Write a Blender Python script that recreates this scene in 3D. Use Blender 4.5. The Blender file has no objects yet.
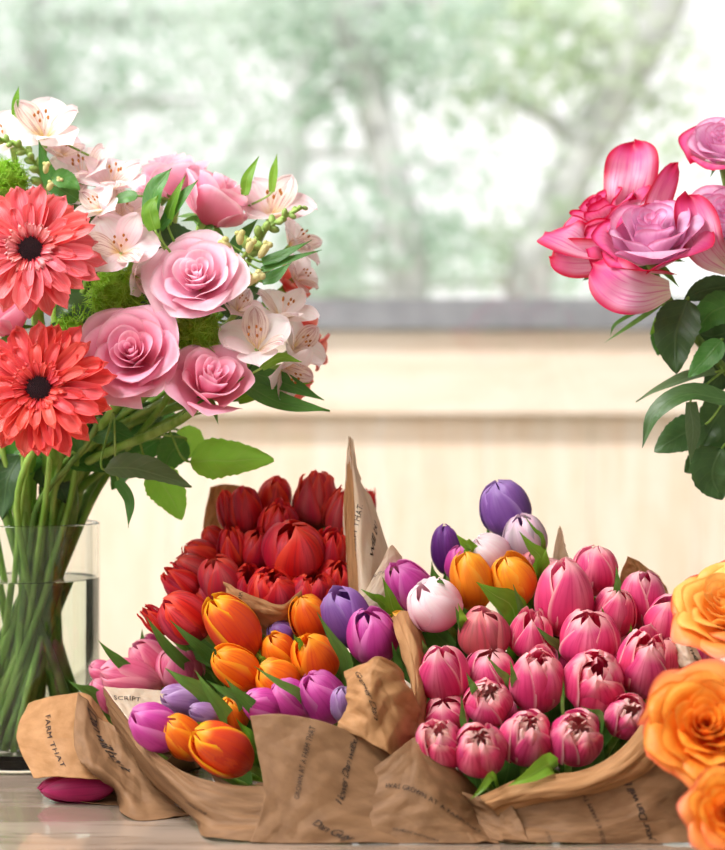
import bpy, math, random
from mathutils import Vector, Matrix, noise
R = math.radians
rnd = random.Random(11)
sc = bpy.context.scene
col = sc.collection
TZ = 0.75            # table top height
F = 1800.0           # focal length in pixels
CY = -1.5            # camera Y
CH = 0.301           # camera above the table

def P(px, py, Y):
    D = Y - CY
    return Vector(((px - 362.5) * D / F, Y, TZ + CH - (py - 425) * D / F))
def S(px, Y): return px * (Y - CY) / F
def sdir(a, t):
    a, t = R(a), R(t)
    return Vector((math.sin(a) * math.cos(t), -math.sin(t), math.cos(a) * math.cos(t)))
def smooth(a, b, x):
    x = max(0, min(1, (x - a) / (b - a))); return x * x * (3 - 2 * x)
def lerp(a, b, t): return a + (b - a) * t

# ------------------------------------------------------------------ materials
def newmat(name):
    m = bpy.data.materials.new(name); m.use_nodes = True
    nt = m.node_tree; nt.nodes.clear()
    return m, nt, nt.nodes, nt.links
def lin(c):
    return tuple(((v / 255) / 12.92 if v / 255 <= .04045 else ((v / 255 + .055) / 1.055) ** 2.4) for v in c) + (1,)
def math_n(nt, op, a, b=None, c=None, clamp=False):
    n = nt.nodes.new('ShaderNodeMath'); n.operation = op; n.use_clamp = clamp
    for i, v in enumerate((a, b, c)):
        if v is None: continue
        if isinstance(v, (int, float)): n.inputs[i].default_value = v
        else: nt.links.new(v, n.inputs[i])
    return n.outputs[0]
def mapr(nt, v, a, b, c=0, d=1):
    n = nt.nodes.new('ShaderNodeMapRange'); n.interpolation_type = 'SMOOTHSTEP'
    nt.links.new(v, n.inputs[0])
    for i, x in enumerate((a, b, c, d)): n.inputs[i + 1].default_value = x
    return n.outputs[0]
def mixc(nt, f, a, b, mode='MIX'):
    n = nt.nodes.new('ShaderNodeMix'); n.data_type = 'RGBA'; n.blend_type = mode
    for i, v in ((0, f), (6, a), (7, b)):
        if isinstance(v, (int, float)): n.inputs[i].default_value = v
        elif isinstance(v, tuple): n.inputs[i].default_value = v
        else: nt.links.new(v, n.inputs[i])
    return n.outputs[2]
def finish(nt, color, rough=.5, transl=.3, spec=.4, coat=0, bump=None, bstr=.2, bdist=.001):
    N, L = nt.nodes, nt.links
    p = N.new('ShaderNodeBsdfPrincipled'); out = N.new('ShaderNodeOutputMaterial')
    def setc(s):
        if isinstance(color, tuple): s.default_value = color
        else: L.new(color, s)
    setc(p.inputs['Base Color']); p.inputs['Roughness'].default_value = rough
    p.inputs['Specular IOR Level'].default_value = spec
    p.inputs['Coat Weight'].default_value = coat
    if bump is not None:
        b = N.new('ShaderNodeBump'); b.inputs['Strength'].default_value = bstr; b.inputs['Distance'].default_value = bdist
        L.new(bump, b.inputs['Height']); L.new(b.outputs[0], p.inputs['Normal'])
    if transl > 0:
        t = N.new('ShaderNodeBsdfTranslucent'); setc(t.inputs[0])
        m = N.new('ShaderNodeMixShader'); m.inputs[0].default_value = transl
        L.new(p.outputs[0], m.inputs[1]); L.new(t.outputs[0], m.inputs[2]); L.new(m.outputs[0], out.inputs[0])
    else: L.new(p.outputs[0], out.inputs[0])
    return p
_mats = {}
def petal_mat(name, base, mid, tip, edge=None, ew=.5, e0=.55, streak=None, sw=.35, var=.12, transl=.32, rough=.42, tip0=.45, center=None, cw=.7):
    """pigment, plus the sheen painted into red, varies along (v) and across (u) the petal"""
    m, nt, N, L = newmat(name)
    uv = N.new('ShaderNodeUVMap'); sep = N.new('ShaderNodeSeparateXYZ'); L.new(uv.outputs[0], sep.inputs[0])
    x, y = sep.outputs[0], sep.outputs[1]
    ax = math_n(nt, 'ABSOLUTE', math_n(nt, 'MULTIPLY_ADD', x, 2, -1))
    c = mixc(nt, mapr(nt, y, 0.0, .4), lin(base), lin(mid))
    c = mixc(nt, mapr(nt, y, tip0, 1.0), c, lin(tip))
    oi = N.new('ShaderNodeObjectInfo')
    mp = N.new('ShaderNodeCombineXYZ')
    L.new(math_n(nt, 'MULTIPLY_ADD', x, 16, math_n(nt, 'MULTIPLY', oi.outputs['Random'], 40)), mp.inputs[0])
    L.new(math_n(nt, 'MULTIPLY', y, 1.6), mp.inputs[1])
    no = N.new('ShaderNodeTexNoise'); no.inputs['Scale'].default_value = 1.0; no.inputs['Detail'].default_value = 3
    L.new(mp.outputs[0], no.inputs[0])
    if center:
        f = mapr(nt, ax, 0, .45, cw, 0)
        c = mixc(nt, f, c, lin(center))
    if streak:
        c = mixc(nt, mapr(nt, no.outputs[0], .45, .68, 0, sw), c, lin(streak))
    if edge:
        e = math_n(nt, 'MAXIMUM', mapr(nt, ax, e0, 1.0), mapr(nt, y, .82, 1.0))
        e = math_n(nt, 'MULTIPLY', e, ew)
        e = math_n(nt, 'MULTIPLY', e, mapr(nt, y, .1, .5))
        c = mixc(nt, e, c, lin(edge))
    hsv = N.new('ShaderNodeHueSaturation')
    L.new(c, hsv.inputs['Color'])
    L.new(math_n(nt, 'MULTIPLY_ADD', oi.outputs['Random'], var * 2, 1 - var), hsv.inputs['Value'])
    L.new(math_n(nt, 'MULTIPLY_ADD', oi.outputs['Random'], .014, .493), hsv.inputs['Hue'])
    finish(nt, hsv.outputs[0], rough, transl, bump=no.outputs[0], bstr=.35, bdist=.0006)
    _mats[name] = m; return m
def plain_mat(name, c1, c2=None, scale=60, rough=.5, transl=0, spec=.4, coat=0, bump=0, bdist=.001, stretch=(1, 1, 1), detail=4, lo=.35, hi=.65):
    m, nt, N, L = newmat(name)
    if c2 is None: color = lin(c1); b = None
    else:
        tc = N.new('ShaderNodeTexCoord'); mp = N.new('ShaderNodeMapping'); L.new(tc.outputs['Object'], mp.inputs[0])
        mp.inputs['Scale'].default_value = stretch
        no = N.new('ShaderNodeTexNoise'); no.inputs['Scale'].default_value = scale; no.inputs['Detail'].default_value = detail
        L.new(mp.outputs[0], no.inputs[0])
        color = mixc(nt, mapr(nt, no.outputs[0], lo, hi), lin(c1), lin(c2)); b = no.outputs[0] if bump else None
    finish(nt, color, rough, transl, spec, coat, b, bump, bdist)
    _mats[name] = m; return m
def leaf_mat(name, c1, c2, vein, rough=.4, transl=.35, side=0.0):
    m, nt, N, L = newmat(name)
    uv = N.new('ShaderNodeUVMap'); sep = N.new('ShaderNodeSeparateXYZ'); L.new(uv.outputs[0], sep.inputs[0])
    x, y = sep.outputs[0], sep.outputs[1]
    ax = math_n(nt, 'ABSOLUTE', math_n(nt, 'MULTIPLY_ADD', x, 2, -1))
    no = N.new('ShaderNodeTexNoise'); no.inputs['Scale'].default_value = 5; L.new(uv.outputs[0], no.inputs[0])
    oi = N.new('ShaderNodeObjectInfo')
    c = mixc(nt, math_n(nt, 'MULTIPLY_ADD', no.outputs[0], .7, math_n(nt, 'MULTIPLY', oi.outputs['Random'], .5), clamp=True), lin(c1), lin(c2))
    v = mapr(nt, ax, 0.0, .09, 1, 0)
    if side:
        w = math_n(nt, 'FRACT', math_n(nt, 'MULTIPLY', math_n(nt, 'SUBTRACT', y, math_n(nt, 'MULTIPLY', ax, .22)), 8))
        w = mapr(nt, math_n(nt, 'ABSOLUTE', math_n(nt, 'SUBTRACT', w, .5)), 0.0, .1, side, 0)
        v = math_n(nt, 'MAXIMUM', v, w)
    c = mixc(nt, math_n(nt, 'MULTIPLY', v, .6), c, lin(vein))
    finish(nt, c, rough, transl, .5, bump=v, bstr=.4, bdist=.0008)
    _mats[name] = m; return m
def paper_mat(name, c1, c2, transl=.25):
    m, nt, N, L = newmat(name)
    uv = N.new('ShaderNodeUVMap')
    no = N.new('ShaderNodeTexNoise'); no.inputs['Scale'].default_value = 7; no.inputs['Detail'].default_value = 6; L.new(uv.outputs[0], no.inputs[0])
    n2 = N.new('ShaderNodeTexNoise'); n2.inputs['Scale'].default_value = 3.2; n2.inputs['Detail'].default_value = 1; n2.inputs['Distortion'].default_value = .2; L.new(uv.outputs[0], n2.inputs[0])
    ridge = math_n(nt, 'MINIMUM', math_n(nt, 'ABSOLUTE', math_n(nt, 'SUBTRACT', n2.outputs[0], .5)), .09)
    fib = N.new('ShaderNodeTexNoise'); fib.inputs['Scale'].default_value = 260; L.new(uv.outputs[0], fib.inputs[0])
    c = mixc(nt, mapr(nt, no.outputs[0], .3, .7), lin(c1), lin(c2))
    c = mixc(nt, mapr(nt, fib.outputs[0], .45, .75, 0, .2), c, lin((110, 75, 45)))
    h = math_n(nt, 'ADD', math_n(nt, 'MULTIPLY', ridge, .5), math_n(nt, 'MULTIPLY', no.outputs[0], .22))
    finish(nt, c, .62, transl, .3, bump=h, bstr=.8, bdist=.006)
    _mats[name] = m; return m
def glass_mat(name, ior, tint=(1, 1, 1, 1), rough=0):
    m, nt, N, L = newmat(name)
    g = N.new('ShaderNodeBsdfGlass'); g.inputs['IOR'].default_value = ior; g.inputs['Color'].default_value = tint; g.inputs['Roughness'].default_value = rough
    o = N.new('ShaderNodeOutputMaterial'); L.new(g.outputs[0], o.inputs[0]); _mats[name] = m; return m

petal_mat('red_petal', (170, 20, 34), (214, 22, 44), (234, 36, 44), edge=(250, 80, 50), ew=.55, streak=(165, 20, 52), sw=.6, var=.16, center=(226, 92, 114), cw=.5)  # rosy centre band: pinkish sheen of the window light painted into the petal
petal_mat('red_petal_dusty', (150, 90, 62), (210, 44, 64), (228, 50, 60), edge=(248, 90, 60), ew=.5, streak=(165, 70, 80), sw=.6, center=(214, 120, 120), cw=.5)
petal_mat('orange_petal', (250, 150, 30), (240, 105, 20), (250, 130, 20), edge=(255, 185, 45), ew=.75, streak=(222, 70, 30), sw=.55)
petal_mat('orange_red_petal', (240, 110, 50), (228, 72, 40), (240, 96, 30), edge=(255, 205, 30), ew=.85, e0=.7, streak=(215, 55, 55), sw=.6)
petal_mat('amber_petal', (250, 190, 60), (246, 150, 30), (250, 160, 35), edge=(255, 195, 70), ew=.6, streak=(235, 120, 40), sw=.5)
petal_mat('purple_petal', (165, 130, 195), (136, 88, 172), (154, 106, 186), edge=(195, 160, 222), ew=.6, e0=.75, streak=(112, 62, 150), sw=.35)
petal_mat('violet_petal', (110, 50, 130), (98, 38, 122), (120, 55, 150), edge=(150, 95, 180), ew=.4, streak=(70, 25, 95), sw=.5)
petal_mat('lilac_petal', (190, 160, 195), (168, 128, 180), (175, 130, 190), edge=(215, 190, 225), ew=.5, streak=(140, 95, 160), sw=.5)
petal_mat('magenta_petal', (225, 130, 200), (205, 62, 160), (220, 85, 180), edge=(240, 160, 215), ew=.5, streak=(180, 40, 130), sw=.5)
petal_mat('deep_magenta_petal', (190, 60, 120), (180, 30, 100), (190, 40, 110), edge=(220, 90, 150), ew=.4, streak=(140, 20, 80), sw=.5)
petal_mat('pink_petal', (238, 115, 150), (231, 66, 126), (238, 90, 146), edge=(255, 200, 200), ew=.9, e0=.86, streak=(205, 38, 100), sw=.6, center=(250, 160, 182), cw=.5)
petal_mat('pink_inner_petal', (248, 215, 205), (250, 220, 215), (246, 180, 195), edge=(254, 235, 220), ew=.8, streak=(235, 130, 165), sw=.4, transl=.45)
petal_mat('dusty_pink_petal', (160, 120, 90), (200, 80, 100), (222, 100, 130), edge=(245, 165, 160), ew=.7, streak=(150, 80, 80), sw=.6, center=(165, 100, 95), cw=.5)
petal_mat('light_pink_petal', (245, 180, 195), (232, 112, 155), (235, 120, 165), edge=(255, 190, 205), ew=.6, streak=(215, 75, 130), sw=.5)
petal_mat('white_pink_petal', (222, 96, 145), (243, 176, 200), (254, 246, 248), edge=(252, 225, 233), ew=.4, streak=(240, 165, 192), sw=.22, tip0=.3)
petal_mat('white_mauve_petal', (170, 165, 120), (205, 178, 198), (238, 220, 232), edge=(242, 200, 222), ew=.8, streak=(170, 130, 170), sw=.3, center=(150, 140, 135), cw=.55)
petal_mat('rose_pink', (232, 110, 150), (244, 152, 184), (250, 190, 212), edge=(252, 215, 226), ew=.6, e0=.7, var=.04, transl=.42, streak=(242, 160, 188), sw=.3)
petal_mat('rose_pale_pink', (242, 145, 180), (250, 186, 210), (253, 218, 231), edge=(254, 230, 238), ew=.6, e0=.7, var=.03, transl=.44, streak=(248, 185, 208), sw=.3)
petal_mat('rose_crimson_edge', (252, 235, 215), (247, 196, 220), (232, 70, 140), edge=(208, 8, 62), ew=1.0, e0=.58, var=.05, transl=.38, streak=(226, 70, 150), sw=.7, tip0=.3)
petal_mat('rose_lilac', (246, 205, 226), (242, 186, 222), (246, 206, 234), edge=(225, 70, 150), ew=.6, e0=.86, var=.05, transl=.4, streak=(228, 150, 205), sw=.4)
petal_mat('rose_orange', (250, 110, 24), (251, 150, 40), (254, 180, 70), edge=(255, 178, 84), ew=.5, e0=.7, var=.06, transl=.36, streak=(250, 140, 40), sw=.3)
petal_mat('rose_amber', (253, 150, 40), (254, 184, 76), (255, 206, 112), edge=(255, 206, 120), ew=.5, e0=.7, var=.05, transl=.38, streak=(252, 170, 60), sw=.3)
petal_mat('rose_orange_outer', (255, 180, 70), (254, 172, 74), (252, 160, 84), edge=(240, 98, 92), ew=.7, e0=.8, var=.05, transl=.36)
petal_mat('gerbera_coral', (225, 58, 72), (244, 96, 108), (251, 128, 134), edge=(253, 165, 165), ew=.4, streak=(255, 160, 165), sw=.6, var=.08)
petal_mat('gerbera_red', (200, 36, 46), (234, 68, 72), (243, 96, 94), edge=(250, 130, 120), ew=.4, streak=(250, 125, 115), sw=.5, var=.08)
petal_mat('gerbera_inner', (190, 60, 70), (245, 150, 155), (252, 185, 185), var=.1)
petal_mat('lily_white', (250, 240, 228), (254, 246, 246), (255, 250, 250), edge=(252, 236, 240), ew=.4, streak=(250, 222, 232), sw=.35, var=.02, transl=.5)
petal_mat('lily_blush', (252, 235, 210), (251, 228, 234), (253, 240, 243), edge=(248, 212, 224), ew=.5, streak=(242, 190, 208), sw=.4, var=.02, transl=.5)
petal_mat('lily_throat', (250, 225, 150), (252, 236, 226), (252, 238, 240), streak=(170, 80, 80), sw=.7, var=.02, transl=.45, tip0=.6)
petal_mat('coral_petal', (240, 130, 110), (240, 105, 95), (248, 150, 135), edge=(252, 180, 165), ew=.5, streak=(232, 80, 75), sw=.5, transl=.45)
leaf_mat('tulip_leaf', (66, 120, 48), (118, 166, 74), (120, 160, 80))
leaf_mat('bright_leaf', (90, 150, 35), (140, 190, 60), (165, 205, 90), transl=.5)
leaf_mat('rose_leaf', (58, 118, 46), (90, 148, 62), (110, 155, 80), side=.5)
leaf_mat('rose_leaf_bright', (140, 212, 65), (170, 228, 88), (165, 215, 95), transl=.55, side=.5)
leaf_mat('rose_leaf_dark', (38, 72, 42), (74, 108, 52), (90, 120, 70), transl=.22, side=.4)
leaf_mat('grey_leaf', (82, 112, 72), (110, 138, 90), (140, 165, 115), side=.4)
plain_mat('stem_green', (130, 176, 66), (176, 210, 108), 60, .45, .3, stretch=(1, 1, .2))
plain_mat('stem_dark', (92, 130, 54), (128, 162, 76), 60, .5, .1)
plain_mat('disc_dark', (22, 6, 14), (52, 12, 24), 700, .8)
plain_mat('anther', (205, 135, 40), (170, 95, 40), 600, .6)
plain_mat('filament', (250, 225, 215), None, transl=.3)
plain_mat('tuft', (160, 212, 50), (195, 235, 95), 120, .6, .45)
plain_mat('bud_green', (128, 166, 80), (170, 200, 110), 90, .5, .2)
plain_mat('bud_cream', (205, 205, 120), (232, 225, 165), 90, .5, .3)
paper_mat('kraft', (136, 101, 70), (156, 118, 84))  # same paper as kraft_warm, darkened in its colour for the shaded front
paper_mat('kraft_warm', (190, 142, 94), (210, 162, 114), .4)
paper_mat('kraft_light', (243, 226, 202), (250, 238, 220), .5)
plain_mat('ink', (38, 28, 24), None, rough=.7)
glass_mat('glass', 1.46, (.97, .99, .98, 1)); glass_mat('water', 1.33, (.96, .99, .96, 1))

# ------------------------------------------------------------------ mesh helpers
def grid_mesh(name, fn, nu, nv, mat, thick=0):
    """fn(u,v) -> Vector, u,v in 0..1"""
    vs = [fn(i / nu, j / nv) for j in range(nv + 1) for i in range(nu + 1)]
    fs = [(j * (nu + 1) + i, j * (nu + 1) + i + 1, (j + 1) * (nu + 1) + i + 1, (j + 1) * (nu + 1) + i) for j in range(nv) for i in range(nu)]
    me = bpy.data.meshes.new(name); me.from_pydata([tuple(v) for v in vs], [], fs)
    uv = me.uv_layers.new(name='UVMap')
    for p in me.polygons:
        p.use_smooth = True
        for li in p.loop_indices:
            vi = me.loops[li].vertex_index
            uv.data[li].uv = ((vi % (nu + 1)) / nu, (vi // (nu + 1)) / nv)
    me.materials.append(_mats[mat]); return me
class MB:
    def __init__(s): s.v = []; s.f = []
    def tube(s, pts, rad, n=8, cap=True):
        k = len(pts); b = len(s.v); up = Vector((.3, .5, .8)).normalized()
        for i, p in enumerate(pts):
            d = (pts[min(i + 1, k - 1)] - pts[max(i - 1, 0)])
            d = d.normalized() if d.length > 1e-9 else Vector((0, 0, 1))
            a = d.cross(up)
            if a.length < .05: a = d.cross(Vector((1, 0, 0)))
            a.normalize(); c = d.cross(a)
            r = rad[i] if isinstance(rad, (list, tuple)) else rad
            for q in range(n):
                t = 2 * math.pi * q / n; s.v.append(p + a * math.cos(t) * r + c * math.sin(t) * r)
        for i in range(k - 1):
            for q in range(n):
                s.f.append((b + i * n + q, b + i * n + (q + 1) % n, b + (i + 1) * n + (q + 1) % n, b + (i + 1) * n + q))
        if cap:
            s.f.append(tuple(b + q for q in range(n))[::-1]); s.f.append(tuple(b + (k - 1) * n + q for q in range(n)))
    def box(s, lo, hi):
        b = len(s.v)
        for x in (lo[0], hi[0]):
            for y in (lo[1], hi[1]):
                for z in (lo[2], hi[2]): s.v.append(Vector((x, y, z)))
        for f in ((0, 1, 3, 2), (4, 6, 7, 5), (0, 4, 5, 1), (2, 3, 7, 6), (0, 2, 6, 4), (1, 5, 7, 3)): s.f.append(tuple(b + i for i in f))
    def lathe(s, prof, n=64, ax=Vector((0, 0, 0))):
        b = len(s.v); k = len(prof)
        for r, z in prof:
            for q in range(n):
                t = 2 * math.pi * q / n; s.v.append(ax + Vector((r * math.cos(t), r * math.sin(t), z)))
        for i in range(k - 1):
            for q in range(n):
                s.f.append((b + i * n + q, b + i * n + (q + 1) % n, b + (i + 1) * n + (q + 1) % n, b + (i + 1) * n + q))
    def ball(s, c, r, sc=(1, 1, 1), M=None, n=8, m=6):
        pr = []
        b = len(s.v)
        for i in range(m + 1):
            th = math.pi * i / m
            for q in range(n):
                t = 2 * math.pi * q / n
                p = Vector((r * math.sin(th) * math.cos(t) * sc[0], r * math.sin(th) * math.sin(t) * sc[1], r * math.cos(th) * sc[2]))
                s.v.append(c + (M @ p if M else p))
        for i in range(m):
            for q in range(n):
                s.f.append((b + i * n + q, b + (i + 1) * n + q, b + (i + 1) * n + (q + 1) % n, b + i * n + (q + 1) % n))
    def mesh(s, name, mat, off=None, smooth_=True):
        me = bpy.data.meshes.new(name); me.from_pydata([tuple(v - off) if off else tuple(v) for v in s.v], [], s.f)
        if smooth_:
            for p in me.polygons: p.use_smooth = True
        me.materials.append(_mats[mat] if isinstance(mat, str) else mat); me.validate(); return me
def add(name, me, parent=None, M=None):
    o = bpy.data.objects.new(name, me); col.objects.link(o)
    if parent: o.parent = parent
    if M is not None: o.matrix_local = M
    return o
def tag(o, label=None, cat=None, group=None, kind=None):
    for k, v in (('label', label), ('category', cat), ('group', group), ('kind', kind)):
        if v: o[k] = v
    return o
def thing(name, loc, label, cat, group=None):
    o = bpy.data.objects.new(name, None); o.empty_display_size = .01; col.objects.link(o); o.location = loc
    return tag(o, label, cat, group)
def basis(d, roll=0):
    q = Vector((0, 0, 1)).rotation_difference(d.normalized())
    return q.to_matrix().to_4x4() @ Matrix.Rotation(roll, 4, 'Z')
def bez(a, b, c, d, n=14):
    return [a * (1 - t) ** 3 + b * 3 * t * (1 - t) ** 2 + c * 3 * t * t * (1 - t) + d * t ** 3 for t in [i / n for i in range(n + 1)]]
def catmull(p, t):
    n = len(p) - 1; x = t * n; i = min(int(x), n - 1); f = x - i
    g = lambda k: p[k] if 0 <= k <= n else (p[0] * 2 - p[1] if k < 0 else p[n] * 2 - p[n - 1])
    a, b, c, d = g(i - 1), g(i), g(i + 1), g(i + 2)
    return .5 * ((2 * b) + (c - a) * f + (2 * a - 5 * b + 4 * c - d) * f * f + (3 * b - a - 3 * c + d) * f ** 3)

# ------------------------------------------------------------------ leaves and stems
def leaf(parent, pts, w, mat='tulip_leaf', shape='lance', face=None, fold=.25, wave=.06, serr=0, name='leaf', twist=0.0):
    """pts: world points base..tip; w: full width in metres; face: the way the upper side looks"""
    org = parent.matrix_world.translation if False else parent.location
    face = (face or Vector((0, -1, .3))).normalized()
    seed = rnd.random() * 50
    def fn(u, v):
        c = catmull(pts, v); t = (catmull(pts, min(1, v + .02)) - catmull(pts, max(0, v - .02))).normalized()
        s = t.cross(face)
        if s.length < .1: s = t.cross(Vector((.3, .2, 1)))
        s.normalize(); n = s.cross(t)
        if twist:
            M = Matrix.Rotation(twist * v, 3, t); s = M @ s; n = M @ n
        if shape == 'lance': k = (math.sin(math.pi * min(1, v * .75 + .22)) ** .9) * (1 - v ** 5) ** .8 + .02
        elif shape == 'blade': k = (1 - v ** 3) * (.75 + .25 * v)
        elif shape == 'petal': k = (math.sin(math.pi * (.10 + .66 * v ** 1.1)) ** .9) * (1 - v ** 10) ** .6 + .02
        else: k = (math.sin(math.pi * (v ** .72)) ** .75) * (1 - .12 * v) + .015
        x = (u * 2 - 1)
        sr = 1 + serr * (((v * 16) % 1) - .5) * abs(x) ** 6
        off = s * x * w * .5 * k * sr
        off += n * (abs(x) * fold * w * .5 * k)
        off += n * (noise.noise(Vector((x * .8 + seed, v * 3, seed))) * wave * w * 2)
        return c + off - org
    nu, nv = (8, 26) if serr else ((14, 20) if shape == 'petal' else (6, 14))
    return add(name, grid_mesh(name, fn, nu, nv, mat), parent)
def stem(parent, pts, r=.0028, mat='stem_green', n=8, name='stem'):
    b = MB(); b.tube(pts, r, n)
    return add(name, b.mesh(name, mat, parent.location), parent)

# ------------------------------------------------------------------ tulips
_pc = {}
def tulip_petal(kind, ring, var, mat):
    key = (kind, ring, var, mat)
    if key in _pc: return _pc[key]
    s = hash_(kind) * 7 + ring * 13 + var * 29
    q = random.Random(s)
    tipr = {'closed': .07, 'open': .10, 'spiky': .15, 'double': .25}[kind] + q.uniform(-.03, .05)
    wmax = {'closed': 70, 'open': 66, 'spiky': 50, 'double': 62}[kind] - ring * 3
    ln = {'closed': (1, .98), 'open': (1, .97), 'spiky': (.97, 1.0, .96), 'double': (.97, 1.0, .95, .9)}[kind][ring] * q.uniform(.95, 1.03)
    rs = {'closed': (1, .93), 'open': (1, .92), 'spiky': (1, .88, .6), 'double': (1, .9, .74, .52)}[kind][ring]
    flare = {'closed': 0, 'open': .03, 'spiky': .14, 'double': .02}[kind] * q.uniform(-.2, 1.3)
    pw = {'closed': 4.0, 'open': 4.2, 'spiky': 2.2, 'double': 5.0}[kind]
    tuck = q.choice((-1, 1)) * .035
    def fn(u, v):
        x = u * 2 - 1
        vm = .42
        if v < vm: p = (.30 + .70 * math.sin(math.pi / 2 * (v / vm)) ** .8)
        else: p = math.sqrt(max(0, 1 - ((v - vm) / (1 - vm)) ** (2.3 if kind != 'spiky' else 1.8) * (1 - (tipr / .5) ** 2)))
        r = .5 * p * rs
        r *= smooth(-.14, .10, v)
        r += flare * smooth(.72, 1, v) ** 2
        wa = R(wmax) * (1 - v ** pw) ** .62 * (.72 + .28 * smooth(0, .4, v)) + .015
        ang = x * wa
        ridge = .014 * math.exp(-(x / .16) ** 2) * smooth(0, .5, v)
        edge = (-.03 if kind != 'double' else -.06) * abs(x) ** 3 * smooth(.3, .9, v)
        wob = noise.noise(Vector((x * 1.6 + s, v * 2.6, s * .37))) * (.028 if kind != 'double' else .055) * smooth(.1, .6, v)
        rr = max(.002, r + ridge + edge + wob + tuck * x * smooth(.1, .5, v))
        z = v * ln - .05 * abs(x) ** 2 * v * (1 - v)
        return Vector((rr * math.cos(ang), rr * math.sin(ang), z))
    me = grid_mesh('petal', fn, 10, 14, mat); _pc[key] = me; return me
def hash_(s): return sum(ord(c) * (i + 3) for i, c in enumerate(s)) % 997
def tulip(px, py, w, L, ang, tilt, Y, kind, mat, label, K, group, inner=None, leafy=True, cat='tulip', name='tulip', stemr=.003):
    c = P(px, py, Y); d = sdir(ang, tilt); k_ = 1.12 if mat.startswith('red') else 1.09; W = S(w * k_, Y); Ln = S(L * (1 + (k_ - 1) * .5), Y)
    base = c - d * Ln * .5
    t = thing(name, base, label, cat, group)
    roll = rnd.uniform(0, 6.28)
    rings = {'closed': (3, 3), 'open': (3, 3), 'spiky': (4, 4, 3), 'double': (3, 4, 4, 4)}[kind]
    B = basis(d, roll)
    for ri, n in enumerate(rings):
        for k in range(n):
            mm = inner if (inner and ri >= len(rings) - 2) else mat
            me = tulip_petal(kind, ri, rnd.randrange(5), mm)
            a = 2 * math.pi * k / n + ri * math.pi / n * 1.0 + rnd.uniform(-.12, .12)
            tl = rnd.uniform(-.02, .05)
            M = B @ Matrix.Rotation(a, 4, 'Z') @ Matrix.Rotation(tl, 4, 'Y') @ Matrix.Diagonal((W, W, Ln * rnd.uniform(.97, 1.03), 1))
            add('petal', me, t, M)
    k2 = K + Vector((rnd.uniform(-.012, .012), rnd.uniform(-.01, .01), rnd.uniform(0, .015)))
    dist = (base - k2).length
    pts = bez(base + d * .004, base - d * dist * .35, k2 + (base - k2) * .3, k2)
    stem(t, pts, stemr)
    if leafy:   # a leaf rising behind the bloom from its own stem
        i = rnd.randrange(3, 6); b0 = pts[i]
        sd = rnd.choice((-1, 1)); n = (d * .9 + Vector((sd * rnd.uniform(.15, .5), rnd.uniform(0, .35), .1))).normalized()
        tip = base + d * Ln * rnd.uniform(.15, .5) + Vector((sd * W * rnd.uniform(.3, .6), W * rnd.uniform(.35, .7), 0))
        mid = (b0 + tip) * .5 + Vector((sd * .006, .01, 0))
        leaf(t, [b0, mid, tip], W * rnd.uniform(.45, .7), 'tulip_leaf')
    return t, pts

def bouquet(items, K, yfun, group):
    out = []
    for it in items:
        px, py, w, L, ang, tilt, kind, mat, dy, label = it[:10]
        inner = it[10] if len(it) > 10 else None
        Y = yfun(py) + dy
        t, pts = tulip(px, py, w, L, ang, tilt, Y, kind, mat, label, K, group, inner)
        out.append((px, py, Y, t, pts))
    return out
def extra_leaf(lst, tip, base, w, mat='tulip_leaf', dy=-.024, bend=0.0, face=None, via=None):
    """a leaf seen at tip..base (photo), grown from the stem of the nearest tulip"""
    px, py, Y, t, pts = min(lst, key=lambda e: (e[0] - base[0]) ** 2 + (e[1] - base[1]) ** 2)
    Yl = Y + dy
    a, b = P(base[0], base[1], Yl + .012), P(tip[0], tip[1], Yl)
    sp = pts[5]
    m = P(*via, Yl) if via else (a + b) * .5 + Vector((0, -.004, 0))
    leaf(t, [sp, lerp(sp, a, .6) + Vector((0, 0, -.004)), a, m, b], S(w, Yl), mat, 'lance', face or Vector((rnd.uniform(-.5, .5), -1, .35)))

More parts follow.
